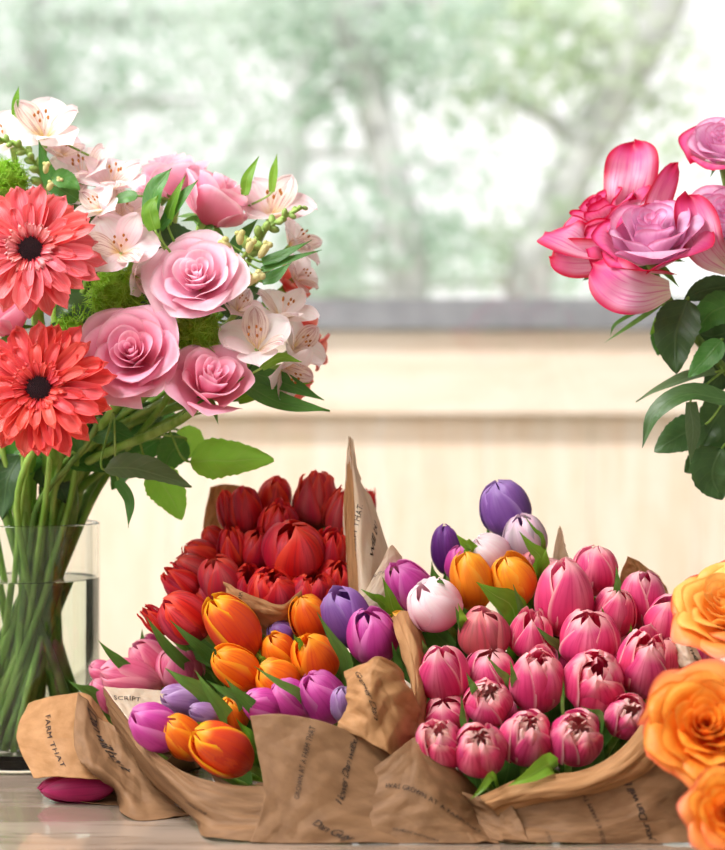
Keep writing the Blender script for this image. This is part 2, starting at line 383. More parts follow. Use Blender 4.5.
# ---- the five wrapped bunches -------------------------------------------------
# red
yR = lambda y: .10 - (y - 490) / 130 * .10
KR = P(300, 770, .16)
red = bouquet([
 (246, 510, 29, 50, -4, 18, 'closed', 'red_petal', 0, 'tall closed crimson tulip top left in the red bunch, by the brown paper corner'),
 (275, 497, 31, 40, 12, 18, 'closed', 'red_petal', .01, 'closed crimson tulip at the top of the red bunch, between two tall buds'),
 (228, 511, 20, 42, -12, 15, 'spiky', 'red_petal', .01, 'narrow bright red tulip with sharp tips at the upper left edge of the red bunch'),
 (279, 522, 37, 40, 2, 28, 'spiky', 'red_petal', -.01, 'opening red tulip just above the big central red tulip'),
 (316, 500, 42, 58, 2, 15, 'spiky', 'red_petal_dusty', 0, 'tallest red tulip with spiky orange-red tips at the top of the red bunch'),
 (340, 512, 30, 50, 10, 18, 'spiky', 'red_petal_dusty', -.005, 'red tulip with greenish flank against the tall white paper edge'),
 (233, 548, 28, 42, -8, 22, 'spiky', 'red_petal', 0, 'bright red pointed tulip in the left middle of the red bunch'),
 (257, 550, 34, 42, 6, 25, 'open', 'red_petal', .004, 'red tulip with parted petals left of the big central red tulip'),
 (294, 550, 56, 58, -4, 30, 'open', 'red_petal', -.022, 'biggest crimson tulip in the middle of the red bunch'),
 (331, 549, 34, 44, 14, 28, 'spiky', 'red_petal', -.01, 'ragged red tulip right of the biggest crimson one, touching the paper'),
 (214, 539, 22, 28, -30, 15, 'closed', 'red_petal', .02, 'small dark red tulip tucked in at the left back of the red bunch'),
 (203, 556, 28, 42, -58, 15, 'closed', 'red_petal', .015, 'red tulip leaning left, second below the top on the bunch left edge'),
 (192, 570, 28, 40, -55, 18, 'closed', 'red_petal_dusty', .008, 'dusty red tulip leaning left, third down the left edge of the red bunch'),
 (180, 584, 30, 42, -48, 18, 'spiky', 'red_petal', 0, 'pointed red tulip leaning left above the lowest crimson one'),
 (221, 579, 38, 48, -18, 25, 'open', 'red_petal_dusty', -.006, 'rosy red tulip left of the folded brown paper lip'),
 (247, 583, 36, 38, 6, 40, 'spiky', 'red_petal', 0, 'ragged bright red tulip right behind the folded paper lip'),
 (273, 590, 46, 44, 0, 38, 'double', 'red_petal', -.008, 'rounded red tulip peeping over the middle of the paper lip'),
 (311, 590, 44, 40, 14, 35, 'double', 'red_petal', -.004, 'rounded red tulip above the orange tulip and right of the paper lip'),
 (335, 578, 38, 38, 20, 30, 'spiky', 'red_petal', 0, 'ragged red tulip at the lower right of the red bunch by the paper'),
 (184, 618, 44, 56, -48, 22, 'open', 'red_petal', -.012, 'large crimson tulip leaning left at the lowest left of the red bunch'),
 (156, 620, 20, 36, -42, 15, 'spiky', 'red_petal', .01, 'narrow dark red tulip sticking out furthest left of the red bunch'),
 (366, 508, 18, 40, 8, 10, 'spiky', 'red_petal', .06, 'red tulip tips showing behind the tall white paper edge'),
 (205, 598, 34, 40, -30, 20, 'closed', 'red_petal', .02, 'shaded red tulip between the leaning crimson one and the rosy red one'),
 (300, 522, 30, 36, 0, 20, 'closed', 'red_petal', .03, 'shaded red tulip deep between the tallest and the biggest red ones'),
], KR, yR, 'red tulips in the back bunch')

# pale pink, far left
yL = lambda y: .055 - (y - 640) / 60 * .03
KL = P(215, 800, .10)
lpk = bouquet([
 (130, 680, 36, 62, -72, 15, 'closed', 'light_pink_petal', -.02, 'large pale pink tulip lying to the left above the brown paper edge'),
 (149, 660, 36, 48, -48, 18, 'open', 'light_pink_petal', 0, 'striped pale pink tulip behind the large lying pink one'),
 (180, 667, 44, 46, -12, 22, 'open', 'light_pink_petal', -.01, 'pale pink tulip with cream stripes below the leaning crimson tulip'),
 (103, 672, 20, 30, -62, 12, 'closed', 'light_pink_petal', .015, 'small pink tulip tip at the far left of the pale pink bunch'),
 (104, 697, 24, 42, -28, 15, 'closed', 'light_pink_petal', .012, 'pink tulip half hidden behind the left paper corner'),
 (208, 661, 22, 30, -8, 20, 'closed', 'lilac_petal', .01, 'mauve tulip squeezed between the pale pink and the orange-red tulips'),
 (150, 646, 22, 24, -30, 15, 'closed', 'deep_magenta_petal', .02, 'dark magenta tulip tip under the red bunch'),
], KL, yL, 'pale pink tulips in the left bunch')
low = bouquet([(76, 788, 28, 74, -92, 0, 'closed', 'deep_magenta_petal', 0, 'magenta tulip lying low under the left paper, just above the table')],
              P(170, 780, .05), lambda y: -.064, None)

# orange, purple and magenta, centre left
yM = lambda y: -.02 - (y - 610) / 140 * .12
KM = P(330, 800, .04)
mid = bouquet([
 (232, 626, 44, 74, -34, 18, 'closed', 'orange_red_petal', -.01, 'tall orange-red tulip with a yellow edge under the paper lip'),
 (236, 668, 36, 58, -48, 22, 'closed', 'orange_petal', -.005, 'smooth orange tulip right below the tall orange-red one'),
 (279, 652, 32, 42, -25, 22, 'closed', 'orange_petal', .015, 'orange tulip under the small purple tip in the middle bunch'),
 (315, 658, 44, 54, -22, 25, 'open', 'orange_petal', 0, 'round bright orange tulip above the tall magenta one'),
 (310, 618, 36, 50, -22, 20, 'closed', 'orange_petal', .005, 'orange tulip left of the big purple one'),
 (277, 680, 38, 48, -48, 22, 'closed', 'orange_petal', 0, 'orange tulip crossed by a narrow green leaf'),
 (346, 617, 44, 64, -22, 18, 'open', 'purple_petal', 0, 'big purple tulip left of the pink one in the middle bunch'),
 (281, 634, 24, 28, -40, 12, 'closed', 'purple_petal', .025, 'small purple tulip tip peeping out behind two orange tulips'),
 (372, 637, 46, 60, -10, 20, 'open', 'magenta_petal', -.005, 'bright pink tulip above the crumpled brown paper fold'),
 (322, 697, 42, 60, -28, 25, 'closed', 'magenta_petal', -.01, 'tall magenta tulip left of the small lilac one above the centre paper'),
 (262, 706, 34, 42, -58, 25, 'closed', 'magenta_petal', -.008, 'magenta tulip pointing left at the top edge of the centre paper'),
 (291, 702, 38, 50, -36, 25, 'closed', 'magenta_petal', -.004, 'magenta tulip between two others at the centre paper edge'),
 (343, 704, 24, 40, -4, 25, 'closed', 'lilac_petal', -.018, 'small lilac tulip beside the crumpled paper fold'),
 (222, 749, 44, 72, -52, 25, 'closed', 'orange_red_petal', -.012, 'large orange tulip with yellow edge, lowest in the middle bunch'),
 (184, 738, 34, 54, -38, 22, 'closed', 'orange_petal', 0, 'orange tulip between the magenta and the lowest orange one'),
 (155, 727, 42, 58, -50, 22, 'closed', 'magenta_petal', -.004, 'magenta tulip furthest left in the middle bunch, against the paper edge'),
 (183, 700, 28, 46, -75, 15, 'closed', 'lilac_petal', .015, 'lilac tulip lying to the left below the green leaves'),
 (205, 714, 20, 34, -68, 15, 'closed', 'lilac_petal', .01, 'smaller lilac tulip right under the longer lilac one'),
 (234, 714, 26, 38, -14, 22, 'closed', 'orange_petal', .008, 'small orange tulip bud above the lowest orange tulip'),
 (404, 628, 30, 40, -40, 20, 'closed', 'amber_petal', .01, 'amber tulip behind the twisted paper strip'),
], KM, yM, 'mixed tulips in the middle bunch')

# purple, amber and white, centre
yX = lambda y: .055 - (y - 500) / 105 * .09
KX = P(510, 790, .13)
mix = bouquet([
 (505, 508, 46, 58, -18, 12, 'closed', 'purple_petal', 0, 'topmost purple tulip standing out against the fence'),
 (446, 550, 27, 50, -4, 12, 'closed', 'violet_petal', .02, 'narrow dark violet tulip left of the small green leaf'),
 (490, 556, 40, 48, -38, 22, 'closed', 'white_pink_petal', .005, 'white and pink tulip right of the tall amber one'),
 (525, 539, 40, 52, -12, 18, 'closed', 'white_mauve_petal', 0, 'white tulip streaked mauve and green below the topmost purple one'),
 (471, 581, 38, 62, -12, 20, 'closed', 'amber_petal', -.01, 'tall amber tulip in the middle of the upper bunch'),
 (513, 580, 40, 56, -18, 22, 'closed', 'amber_petal', -.005, 'amber tulip behind the broad green leaf'),
 (458, 563, 24, 36, 8, 15, 'closed', 'magenta_petal', .015, 'small magenta tulip behind the tall amber one'),
 (410, 586, 40, 60, -34, 20, 'open', 'magenta_petal', .01, 'magenta tulip shading to violet behind the white and pink one'),
 (434, 604, 50, 56, -34, 30, 'closed', 'white_pink_petal', -.02, 'large white and pink tulip in front of the magenta-violet one'),
 (530, 568, 26, 36, 4, 18, 'closed', 'dusty_pink_petal', .012, 'dusty pink tulip tucked between the amber one and the pink bunch'),
], KX, yX, 'mixed tulips in the upper centre bunch')

# deep pink, right
yP = lambda y: 0 - (y - 565) / 180 * .155
KP = P(585, 800, .10)
pk = bouquet([
 (439, 746, 44, 62, -6, 46, 'double', 'pink_petal', -.004, 'open pink tulip at the lower left corner of the pink bunch', 'pink_inner_petal'),
 (480, 750, 48, 62, -8, 50, 'double', 'pink_petal', -.006, 'pink tulip with a pale open mouth, second from left in the bottom row', 'pink_inner_petal'),
 (527, 738, 48, 62, 2, 46, 'double', 'pink_petal', -.006, 'pink tulip above the bright green leaf in the bottom row', 'pink_inner_petal'),
 (576, 738, 50, 60, 4, 55, 'double', 'pink_petal', -.008, 'pink tulip with a cream ruffled mouth, fourth in the bottom row', 'pink_inner_petal'),
 (628, 717, 40, 46, 14, 55, 'double', 'pink_petal', -.006, 'small pink tulip half wrapped by the curled paper rim', 'pink_inner_petal'),
 (488, 702, 44, 42, 2, 50, 'double', 'pink_petal', .002, 'short pink tulip between two thin upright leaves', 'pink_inner_petal'),
 (446, 714, 42, 34, -12, 30, 'open', 'pink_petal', .025, 'shaded pink tulip behind the lower left corner tulips'),
 (444, 674, 46, 60, -8, 25, 'open', 'pink_petal', 0, 'rosy pink tulip at the left edge of the pink bunch beside the paper strip'),
 (490, 670, 46, 44, 6, 25, 'closed', 'pink_petal', .012, 'pink tulip crossed by two dark leaves left of the deep pink one'),
 (537, 681, 52, 68, 2, 30, 'double', 'pink_petal', -.004, 'deep pink tulip in the centre of the pink bunch'),
 (594, 681, 58, 60, 2, 45, 'double', 'pink_petal', -.01, 'round pink tulip with folded mouth above the fourth bottom one'),
 (647, 665, 54, 72, 4, 35, 'double', 'pink_petal', -.012, 'large egg-shaped pink tulip left of the orange roses'),
 (694, 648, 42, 44, 10, 35, 'double', 'pink_petal', .01, 'pink tulip under the small printed paper corner, by the orange roses'),
 (484, 634, 48, 52, -4, 20, 'open', 'dusty_pink_petal', -.004, 'dusty pink streaked tulip below the amber tulips'),
 (530, 633, 42, 50, 4, 22, 'spiky', 'pink_petal', 0, 'pointed pink tulip right of the dusty streaked one'),
 (589, 638, 56, 58, -4, 25, 'open', 'pink_petal', -.008, 'broad pink tulip directly below the tallest large pink one'),
 (614, 613, 40, 54, 6, 20, 'open', 'pink_petal', 0, 'narrow pink tulip right of the broad pink one'),
 (565, 598, 56, 80, -4, 18, 'closed', 'pink_petal', -.012, 'largest pink tulip, tall egg shape at the upper left of the pink bunch'),
 (595, 571, 42, 50, 4, 15, 'closed', 'pink_petal', .01, 'topmost pink tulip against the fence'),
 (641, 600, 46, 60, 0, 18, 'open', 'pink_petal', .01, 'pink tulip in front of the brown paper corner at the upper right'),
 (669, 620, 44, 44, 8, 22, 'open', 'pink_petal', 0, 'pink tulip at the right end of the bunch beside the upper orange rose'),
 (551, 580, 34, 48, -10, 15, 'closed', 'pink_petal', .03, 'pink tulip hidden mostly behind the largest pink one'),
 (560, 660, 34, 40, 0, 20, 'closed', 'pink_petal', .035, 'shaded pink tulip deep behind the deep pink centre one'),
 (617, 650, 34, 40, 0, 20, 'closed', 'pink_petal', .035, 'shaded pink tulip deep behind the large egg-shaped one'),
 (668, 690, 30, 40, 14, 25, 'closed', 'pink_petal', .03, 'pink tulip behind the curled paper rim near the orange roses'),
 (510, 712, 34, 40, 0, 25, 'closed', 'pink_petal', .045, 'shaded pink tulip deep in the lower middle of the pink bunch'),
], KP, yP, 'pink tulips in the right bunch')

for args in [
 (lpk, (98, 640), (122, 664), 12), (red, (146, 616), (170, 650), 12), (red, (170, 620), (206, 652), 13), (lpk, (142, 628), (144, 648), 8),
 (mid, (165, 668), (200, 690), 17), (mid, (195, 670), (226, 716), 18), (mid, (225, 678), (252, 706), 15), (lpk, (68, 681), (95, 694), 12),
 (mid, (236, 718), (250, 735), 9, 'bright_leaf'), (mid, (178, 723), (203, 727), 9, 'bright_leaf'), (mid, (254, 666), (302, 697), 12),
 (mid, (317, 612), (347, 662), 15), (mid, (206, 680), (240, 700), 14), (mid, (257, 652), (264, 662), 8, 'bright_leaf'), (mid, (293, 634), (300, 645), 8, 'bright_leaf'),
 (mix, (382, 576), (396, 614), 18, 'bright_leaf'), (mix, (361, 589), (384, 604), 12, 'bright_leaf'), (mid, (392, 642), (398, 672), 12),
 (mix, (476, 582), (512, 608), 32, 'bright_leaf', -.03), (mix, (456, 534), (472, 552), 17, 'bright_leaf'), (mix, (519, 531), (541, 562), 18, 'bright_leaf', -.028),
 (mix, (524, 515), (543, 543), 7, 'bright_leaf', -.026), (mix, (547, 547), (538, 570), 10, 'bright_leaf', -.03), (mix, (513, 584), (521, 612), 9, 'tulip_leaf', -.03),
 (mix, (432, 567), (442, 585), 7), (pk, (461, 694), (463, 724), 8, 'tulip_leaf', -.03), (pk, (497, 686), (503, 732), 8, 'tulip_leaf', -.028),
 (pk, (486, 655), (510, 684), 10, 'tulip_leaf', -.028), (pk, (533, 624), (562, 652), 13, 'tulip_leaf', -.028), (pk, (563, 676), (562, 706), 6, 'tulip_leaf', -.02),
 (pk, (581, 706), (600, 718), 13, 'tulip_leaf', -.025), (pk, (458, 603), (464, 624), 10, 'bright_leaf', -.02), (pk, (616, 565), (617, 590), 8, 'tulip_leaf', -.02),
 (pk, (601, 606), (604, 620), 6, 'bright_leaf', -.02), (pk, (631, 623), (629, 640), 7, 'bright_leaf', -.02), (mix, (422, 640), (430, 660), 12),
 (mix, (455, 606), (462, 630), 12), (pk, (466, 672), (474, 690), 9), (pk, (510, 660), (515, 685), 9, 'tulip_leaf', -.02),
]:
    extra_leaf(*args[:4], **dict(zip(('mat', 'dy'), args[4:])))
# two leaves that hang over the front paper
extra_leaf(pk, (470, 800), (492, 776), 10, 'bright_leaf', -.04)
extra_leaf(pk, (508, 786), (550, 764), 24, 'bright_leaf', -.045)

# ------------------------------------------------------------------ kraft paper wraps
def tri_noise(x, y, s):
    # piecewise facets: the distance to scattered crease lines
    v = noise.voronoi(Vector((x, y, s)), distance_metric='DISTANCE', exponent=2.5)
    return v[0][1] - v[0][0]
def tri(x): return abs((x % 1) * 2 - 1)
def crease(u, v, seed):
    q = random.Random(int(seed * 10)); h = 0
    wu = u + .10 * noise.noise(Vector((u * 2, v * 2, seed))); wv = v + .10 * noise.noise(Vector((v * 2, u * 2, seed + 5)))
    for k, (f, a) in enumerate(((1.1, 1.0), (1.7, .75), (2.6, .5), (4.1, .3), (6.3, .16))):
        t = q.uniform(0, math.pi); t2 = q.uniform(0, math.pi)
        m = .5 + .5 * math.sin(f * 2.3 * (wu * math.cos(t2) + wv * math.sin(t2)) + q.uniform(0, 6))
        h += a * (tri(f * (wu * math.cos(t) + wv * math.sin(t)) + q.random()) - .5) * (.35 + m)
    return h
def sheet_fn(rows, crumple=.004, seed=0, fs=3.2):
    G = [[P(x, y, min(Y, 541.8 / (y - 425) - 1.5 - .0015) if y > 700 else Y) for x, y, Y in r] for r in rows]
    def raw(u, v):
        return catmull([catmull(r, u) for r in G], v)
    def fn(u, v):
        p = raw(u, v)
        e = .01
        if p.z < TZ + .001: p.z = TZ + .001
        du = raw(min(1, u + e), v) - raw(max(0, u - e), v); dv = raw(u, min(1, v + e)) - raw(u, max(0, v - e))
        n = du.cross(dv)
        n = n.normalized() if n.length > 1e-12 else Vector((0, -1, 0))
        if n.y > 0: n = -n
        q = p * 14
        h = crease(u, v, seed) * 1.25
        p = p + n * h * crumple
        p.z = max(p.z, TZ + .0006)
        return p
    return fn, raw
def project(p):
    D = p.y - CY; return (362.5 + p.x * F / D, 425 - (p.z - TZ - CH) * F / D)
_font = {}
def text_poly(s, shear, spacing=1.0):
    key = (s, shear, spacing)
    if key in _font: return _font[key]
    cu = bpy.data.curves.new('t', 'FONT'); cu.body = s; cu.shear = shear; cu.space_character = spacing; cu.size = 1; cu.resolution_u = 3
    ob = bpy.data.objects.new('t', cu); col.objects.link(ob)
    bpy.context.view_layer.update()
    me = bpy.data.meshes.new_from_object(ob.evaluated_get(bpy.context.evaluated_depsgraph_get()))
    v = [(q.co.x, q.co.y) for q in me.vertices]; f = [tuple(p.vertices) for p in me.polygons]
    bpy.data.objects.remove(ob); bpy.data.curves.remove(cu); bpy.data.meshes.remove(me)
    _font[key] = (v, f); return v, f
def write_on(parent, fn, s, a, b, size, script=False):
    """ink on the sheet from photo point a to b; the line of writing is laid out in the sheet's own uv plane"""
    N = 30
    tab = [(i / N, j / N, project(fn(i / N, j / N))) for i in range(N + 1) for j in range(N + 1)]
    def inv(px, py):
        u, v, q = min(tab, key=lambda t: (t[2][0] - px) ** 2 + (t[2][1] - py) ** 2)
        for _ in range(12):
            q = project(fn(u, v)); e = .01
            qu = project(fn(u + e, v)); qv = project(fn(u, v + e))
            a11, a21 = (qu[0] - q[0]) / e, (qu[1] - q[1]) / e; a12, a22 = (qv[0] - q[0]) / e, (qv[1] - q[1]) / e
            det = a11 * a22 - a12 * a21
            if abs(det) < 1e-6: break
            dx, dy = px - q[0], py - q[1]
            u += .6 * (dx * a22 - dy * a12) / det; v += .6 * (a11 * dy - a21 * dx) / det
            u = min(1, max(0, u)); v = min(1, max(0, v))
        return u, v
    L = math.hypot(b[0] - a[0], b[1] - a[1]); dx, dy = (b[0] - a[0]) / L, (b[1] - a[1]) / L
    up = (dy, -dx)
    A = inv(*a); B = inv(*b); C = inv(a[0] + up[0] * 10, a[1] + up[1] * 10)
    v, f = text_poly(s, .45 if script else 0, .85 if script else 1.05)
    mx = max(x for x, y in v)
    vs = []
    for x, y in v:
        t = x / mx; h = y * size / 10
        uu = A[0] + (B[0] - A[0]) * t + (C[0] - A[0]) * h; vv = A[1] + (B[1] - A[1]) * t + (C[1] - A[1]) * h
        uu = min(.995, max(.005, uu)); vv = min(.995, max(.005, vv))
        p = fn(uu, vv); e = .01
        n = (fn(min(1, uu + e), vv) - fn(max(0, uu - e), vv)).cross(fn(uu, min(1, vv + e)) - fn(uu, max(0, vv - e)))
        n = n.normalized() if n.length > 1e-12 else Vector((0, -1, 0))
        if n.y > 0: n = -n
        vs.append(p + n * .0008 - parent.location)
    me = bpy.data.meshes.new('printed_text'); me.from_pydata([tuple(q) for q in vs], [], f); me.materials.append(_mats['ink'])
    return add('printed_text', me, parent)
def sheet(parent, rows, mat='kraft', crumple=.004, seed=0, texts=(), n=72, name='paper_fold', fs=3.2):
    fn, raw = sheet_fn(rows, crumple, seed, fs)
    me = grid_mesh(name, lambda u, v: fn(u, v) - parent.location, n, n, mat)
    o = add(name, me, parent)
    s = o.modifiers.new('t', 'SOLIDIFY'); s.thickness = .0004; s.offset = 0
    for t in texts: write_on(parent, fn, *t)
    return o
def cone(parent, ctr, rx, rz, K, a0, a1, mat='kraft', seed=0, rk=.022, tilt=0):
    """rear and under side of a wrap: an open cone from a rim arc round the blooms down to the tied stems"""
    ax = (K - ctr).normalized(); X = Vector((1, 0, 0)); X = (X - ax * X.dot(ax)).normalized(); Zv = X.cross(ax)
    if Zv.z < 0: Zv = -Zv
    def fn(u, v):
        a = R(lerp(a0, a1, u)); c = lerp(ctr, K, v)
        r1 = lerp(rx, rk, v ** .8); r2 = lerp(rz, rk, v ** .8)
        h = noise.noise(Vector((u * 7, v * 3, seed))) * .006 * (1 - v * .6) + tri_noise(u * 5, v * 3, seed) * .004
        p = c + X * math.cos(a) * (r1 + h) + Zv * math.sin(a) * (r2 + h)
        p.z = max(p.z, TZ + .0015)
        return p - parent.location
    o = add('paper_cone', grid_mesh('paper_cone', fn, 48, 24, mat), parent)
    s = o.modifiers.new('t', 'SOLIDIFY'); s.thickness = .0004; s.offset = 0
    return o
FARM = 'WAS GROWN AT A FARM THAT'
# left wrap
w = thing('paper_wrap', P(150, 800, .03), 'kraft paper wrap at the far left, its corner flared before the glass vase', 'wrapping paper')
sheet(w, [[(28, 704, .012), (56, 697, .0), (82, 692, .0), (100, 706, .0)],
          [(17, 738, -.03), (52, 736, -.055), (90, 738, -.05), (120, 745, -.03)],
          [(33, 777, -.075), (66, 778, -.085), (100, 779, -.085), (130, 785, -.07)]], 'kraft_warm', .002, 3.1,
      [('FARM THAT', (46, 716), (62, 768), 7)])
sheet(w, [[(78, 692, -.012), (100, 716, -.022), (124, 734, -.04), (150, 752, -.06)],
          [(74, 738, -.06), (100, 752, -.07), (130, 768, -.075), (165, 785, -.08)],
          [(84, 768, -.088), (108, 777, -.095), (138, 797, -.1), (180, 806, -.1)],
          [(98, 776, .0), (116, 795, -.02), (133, 820, -.045), (196, 815, -.08)]], 'kraft', .0035, 5.2,
      [('Dan will buy it', (86, 706), (124, 772), 12, True)])
sheet(w, [[(104, 772, .0), (130, 780, .0), (160, 790, -.01)],
          [(90, 792, .02), (120, 795, .01), (160, 803, .0)],
          [(76, 804, .03), (124, 806, .02), (170, 812, .0)]], 'kraft', .002, 6.2)
cone(w, P(125, 735, .05), .06, .05, P(215, 815, .16), 20, 340, 'kraft', 3, .018)
# middle wrap
w = thing('paper_wrap', P(330, 843, .0), 'printed kraft paper wrap at the centre, round the orange and magenta tulips', 'wrapping paper')
sheet(w, [[(104, 687, -.06), (134, 729, -.11), (165, 760, -.14), (205, 780, -.165), (266, 784, -.17), (310, 770, -.17)],
          [(106, 712, -.055), (138, 752, -.11), (172, 784, -.155), (215, 808, -.18), (270, 812, -.185), (320, 810, -.18)],
          [(118, 735, -.04), (146, 775, -.08), (186, 812, -.13), (206, 838, -.165), (240, 842, -.195), (330, 843, -.195)]], 'kraft', .004, 9.3,
      [('FRESH CUT', (186, 802), (206, 816), 4)])
sheet(w, [[(104, 687, -.06), (135, 689, -.045), (170, 690, -.03)],
          [(120, 708, -.085), (145, 708, -.065), (175, 708, -.05)],
          [(136, 731, -.11), (155, 728, -.09), (180, 725, -.07)]], 'kraft_light', .001, 1.3,
      [('SCRIPT', (112, 700), (140, 702), 6)])
sheet(w, [[(250, 716, -.165), (280, 714, -.172), (315, 719, -.174), (355, 735, -.17), (398, 760, -.165)],
          [(257, 752, -.178), (285, 755, -.184), (318, 762, -.186), (365, 778, -.184), (420, 795, -.18)],
          [(264, 798, -.192), (290, 800, -.196), (325, 804, -.196), (390, 810, -.194), (450, 815, -.19)],
          [(250, 843, -.198), (285, 844, -.2025), (325, 844, -.203), (400, 844, -.203), (480, 844, -.2)]], 'kraft', .0032, 12.3,
      [('GROWN AT A FARM THAT', (299, 800), (316, 728), 7), ('I lower Dan willbu', (341, 806), (358, 738), 11, True), ('Dan Guy', (312, 824), (352, 842), 10, True)], fs=2.4)
sheet(w, [[(372, 772, -.178), (396, 752, -.176), (418, 736, -.17), (448, 764, -.165), (478, 790, -.15)],
          [(360, 806, -.19), (400, 795, -.195), (430, 795, -.195), (462, 810, -.185), (488, 822, -.16)],
          [(350, 844, -.204), (400, 844, -.207), (435, 844, -.206), (470, 844, -.2), (500, 844, -.18)]], 'kraft', .0025, 14.9,
      [(FARM, (384, 788), (480, 834), 7), ('SUBSCRIPTION', (392, 830), (438, 842), 3.5)], fs=2.4)
sheet(w, [[(345, 672, -.13), (362, 661, -.15), (380, 657, -.155), (398, 672, -.14), (412, 692, -.12)],
          [(347, 698, -.15), (366, 698, -.172), (382, 694, -.165), (400, 706, -.16), (418, 716, -.13)],
          [(338, 728, -.165), (362, 738, -.178), (382, 750, -.178), (396, 758, -.172), (416, 750, -.15)]], 'kraft_warm', .005, 17.7,
      [('Grower Dan', (356, 672), (374, 720), 6, True)])
cone(w, P(305, 735, -.05), .085, .06, P(350, 825, .10), 200, 380, 'kraft', 5)
# upper centre wrap: twisted strip between the bunches, small corner by the topmost pink tulips
w = thing('paper_wrap', P(510, 843, .10), 'kraft paper wrap with a twisted strip between the middle and pink bunches', 'wrapping paper')
sheet(w, [[(392, 618, -.04), (402, 612, -.05), (412, 616, -.045), (422, 628, -.03)],
          [(400, 642, -.075), (409, 645, -.09), (418, 648, -.085), (426, 655, -.06)],
          [(408, 680, -.09), (414, 680, -.11), (421, 682, -.105), (430, 690, -.08)],
          [(404, 722, -.12), (412, 722, -.14), (419, 724, -.135), (428, 728, -.11)],
          [(396, 756, -.14), (408, 760, -.155), (420, 758, -.15), (432, 755, -.13)]], 'kraft_warm', .0035, 21.1)
sheet(w, [[(558, 528, .05), (561, 527, .052), (565, 545, .055)], [(552, 560, .05), (560, 558, .055), (569, 562, .06)], [(548, 590, .05), (560, 590, .055), (572, 590, .06)]], 'kraft_light', .001, 2.2)
cone(w, P(478, 610, .04), .08, .05, P(510, 800, .20), 200, 340, 'kraft', 6)
# red wrap
w = thing('paper_wrap', P(300, 843, .14), 'brown paper wrap round the red tulips with a tall pale torn edge on its right', 'wrapping paper')
sheet(w, [[(349, 437, .03), (350, 436, .031), (351, 438, .032), (352, 441, .034)],
          [(347, 458, .03), (351, 462, .026), (355, 468, .03), (359, 478, .036)],
          [(345, 498, .04), (354, 490, .02), (366, 500, .03), (376, 512, .045)],
          [(344, 545, .04), (356, 540, .012), (372, 545, .02), (388, 556, .04)],
          [(352, 606, .03), (362, 604, .0), (378, 602, .01), (396, 600, .03)]], 'kraft_light', .0022, 25.5,
      [('AT A FARM THAT.', (357, 586), (362, 506), 7), ('will bu', (372, 560), (376, 522), 7, True)])
sheet(w, [[(344, 500, .03), (347, 470, .03), (350, 438, .03)], [(346, 550, .022), (350, 530, .022), (354, 500, .018)], [(352, 606, .02), (356, 600, .01), (360, 590, .008)]], 'kraft_warm', .001, 4.4)
sheet(w, [[(366, 590, .0), (382, 562, -.002), (391, 545, .0), (402, 556, .01)],
          [(362, 604, .0), (380, 585, -.004), (394, 568, .0), (404, 574, .01)],
          [(358, 622, .0), (378, 612, -.002), (394, 604, .0), (404, 600, .01)]], 'kraft_light', .001, 27.5, [('BUT IT WAS', (374, 568), (396, 583), 5)])
sheet(w, [[(210, 487, .13), (225, 484, .135), (242, 486, .14)], [(204, 520, .13), (222, 520, .135), (240, 520, .14)], [(202, 560, .13), (222, 560, .135), (240, 560, .14)]], 'kraft_warm', .002, 29.5)
sheet(w, [[(222, 582, -.012), (240, 590, -.022), (262, 600, -.026), (282, 604, -.022), (300, 590, -.01)],
          [(232, 600, -.012), (248, 612, -.02), (266, 618, -.022), (284, 620, -.018), (302, 610, -.006)],
          [(246, 634, .0), (258, 640, -.005), (270, 642, -.008), (286, 642, -.004), (304, 636, .004)]], 'kraft_warm', .003, 31.5,
      [('FARM', (240, 606), (244, 592), 4)])
cone(w, P(270, 560, .085), .085, .05, P(300, 800, .22), 10, 170, 'kraft', 8)
# right wrap
w = thing('paper_wrap', P(590, 843, .0), 'printed kraft paper wrap under the pink tulips, rim curled up by the orange roses', 'wrapping paper')
sheet(w, [[(418, 752, -.13), (450, 782, -.165), (478, 796, -.175), (500, 788, -.182)],
          [(425, 775, -.13), (455, 800, -.165), (490, 818, -.18), (515, 812, -.192)],
          [(440, 800, -.12), (470, 825, -.16), (502, 843, -.19), (530, 844, -.2)]], 'kraft', .0025, 34.1)
sheet(w, [[(478, 796, -.176), (520, 780, -.188), (580, 771, -.192), (622, 748, -.186), (650, 712, -.16), (658, 690, -.14)],
          [(488, 806, -.186), (530, 794, -.2), (588, 784, -.203), (632, 762, -.196), (662, 726, -.172), (668, 702, -.15)],
          [(500, 818, -.182), (545, 804, -.192), (592, 794, -.195), (640, 774, -.19), (672, 742, -.165), (682, 705, -.14)]], 'kraft_warm', .003, 36.1)
sheet(w, [[(500, 800, -.18), (550, 792, -.19), (600, 782, -.192), (645, 764, -.186), (684, 740, -.16)],
          [(500, 824, -.188), (560, 822, -.2), (610, 818, -.202), (655, 806, -.198), (700, 790, -.17)],
          [(500, 844, -.196), (560, 844, -.206), (610, 844, -.208), (660, 844, -.206), (712, 844, -.18)]], 'kraft', .003, 38.1,
      [('GROW AT A FARM THAT', (606, 843), (580, 784), 7), ('your Dan will bu', (654, 841), (624, 764), 9, True), ('CUT', (552, 842), (548, 832), 4)], fs=2.4)
sheet(w, [[(627, 556, .03), (640, 562, .035), (654, 574, .04)], [(620, 580, .03), (640, 582, .035), (668, 590, .04)], [(618, 610, .03), (640, 610, .035), (670, 612, .04)]], 'kraft_warm', .002, 40.1)
sheet(w, [[(672, 636, -.105), (681, 632, -.112), (690, 631, -.108)], [(675, 650, -.11), (686, 648, -.118), (697, 647, -.112)], [(680, 667, -.11), (692, 667, -.118), (703, 666, -.112)]], 'kraft_light', .001, 42.1,
      [('Dan will', (682, 634), (696, 663), 5, True)])
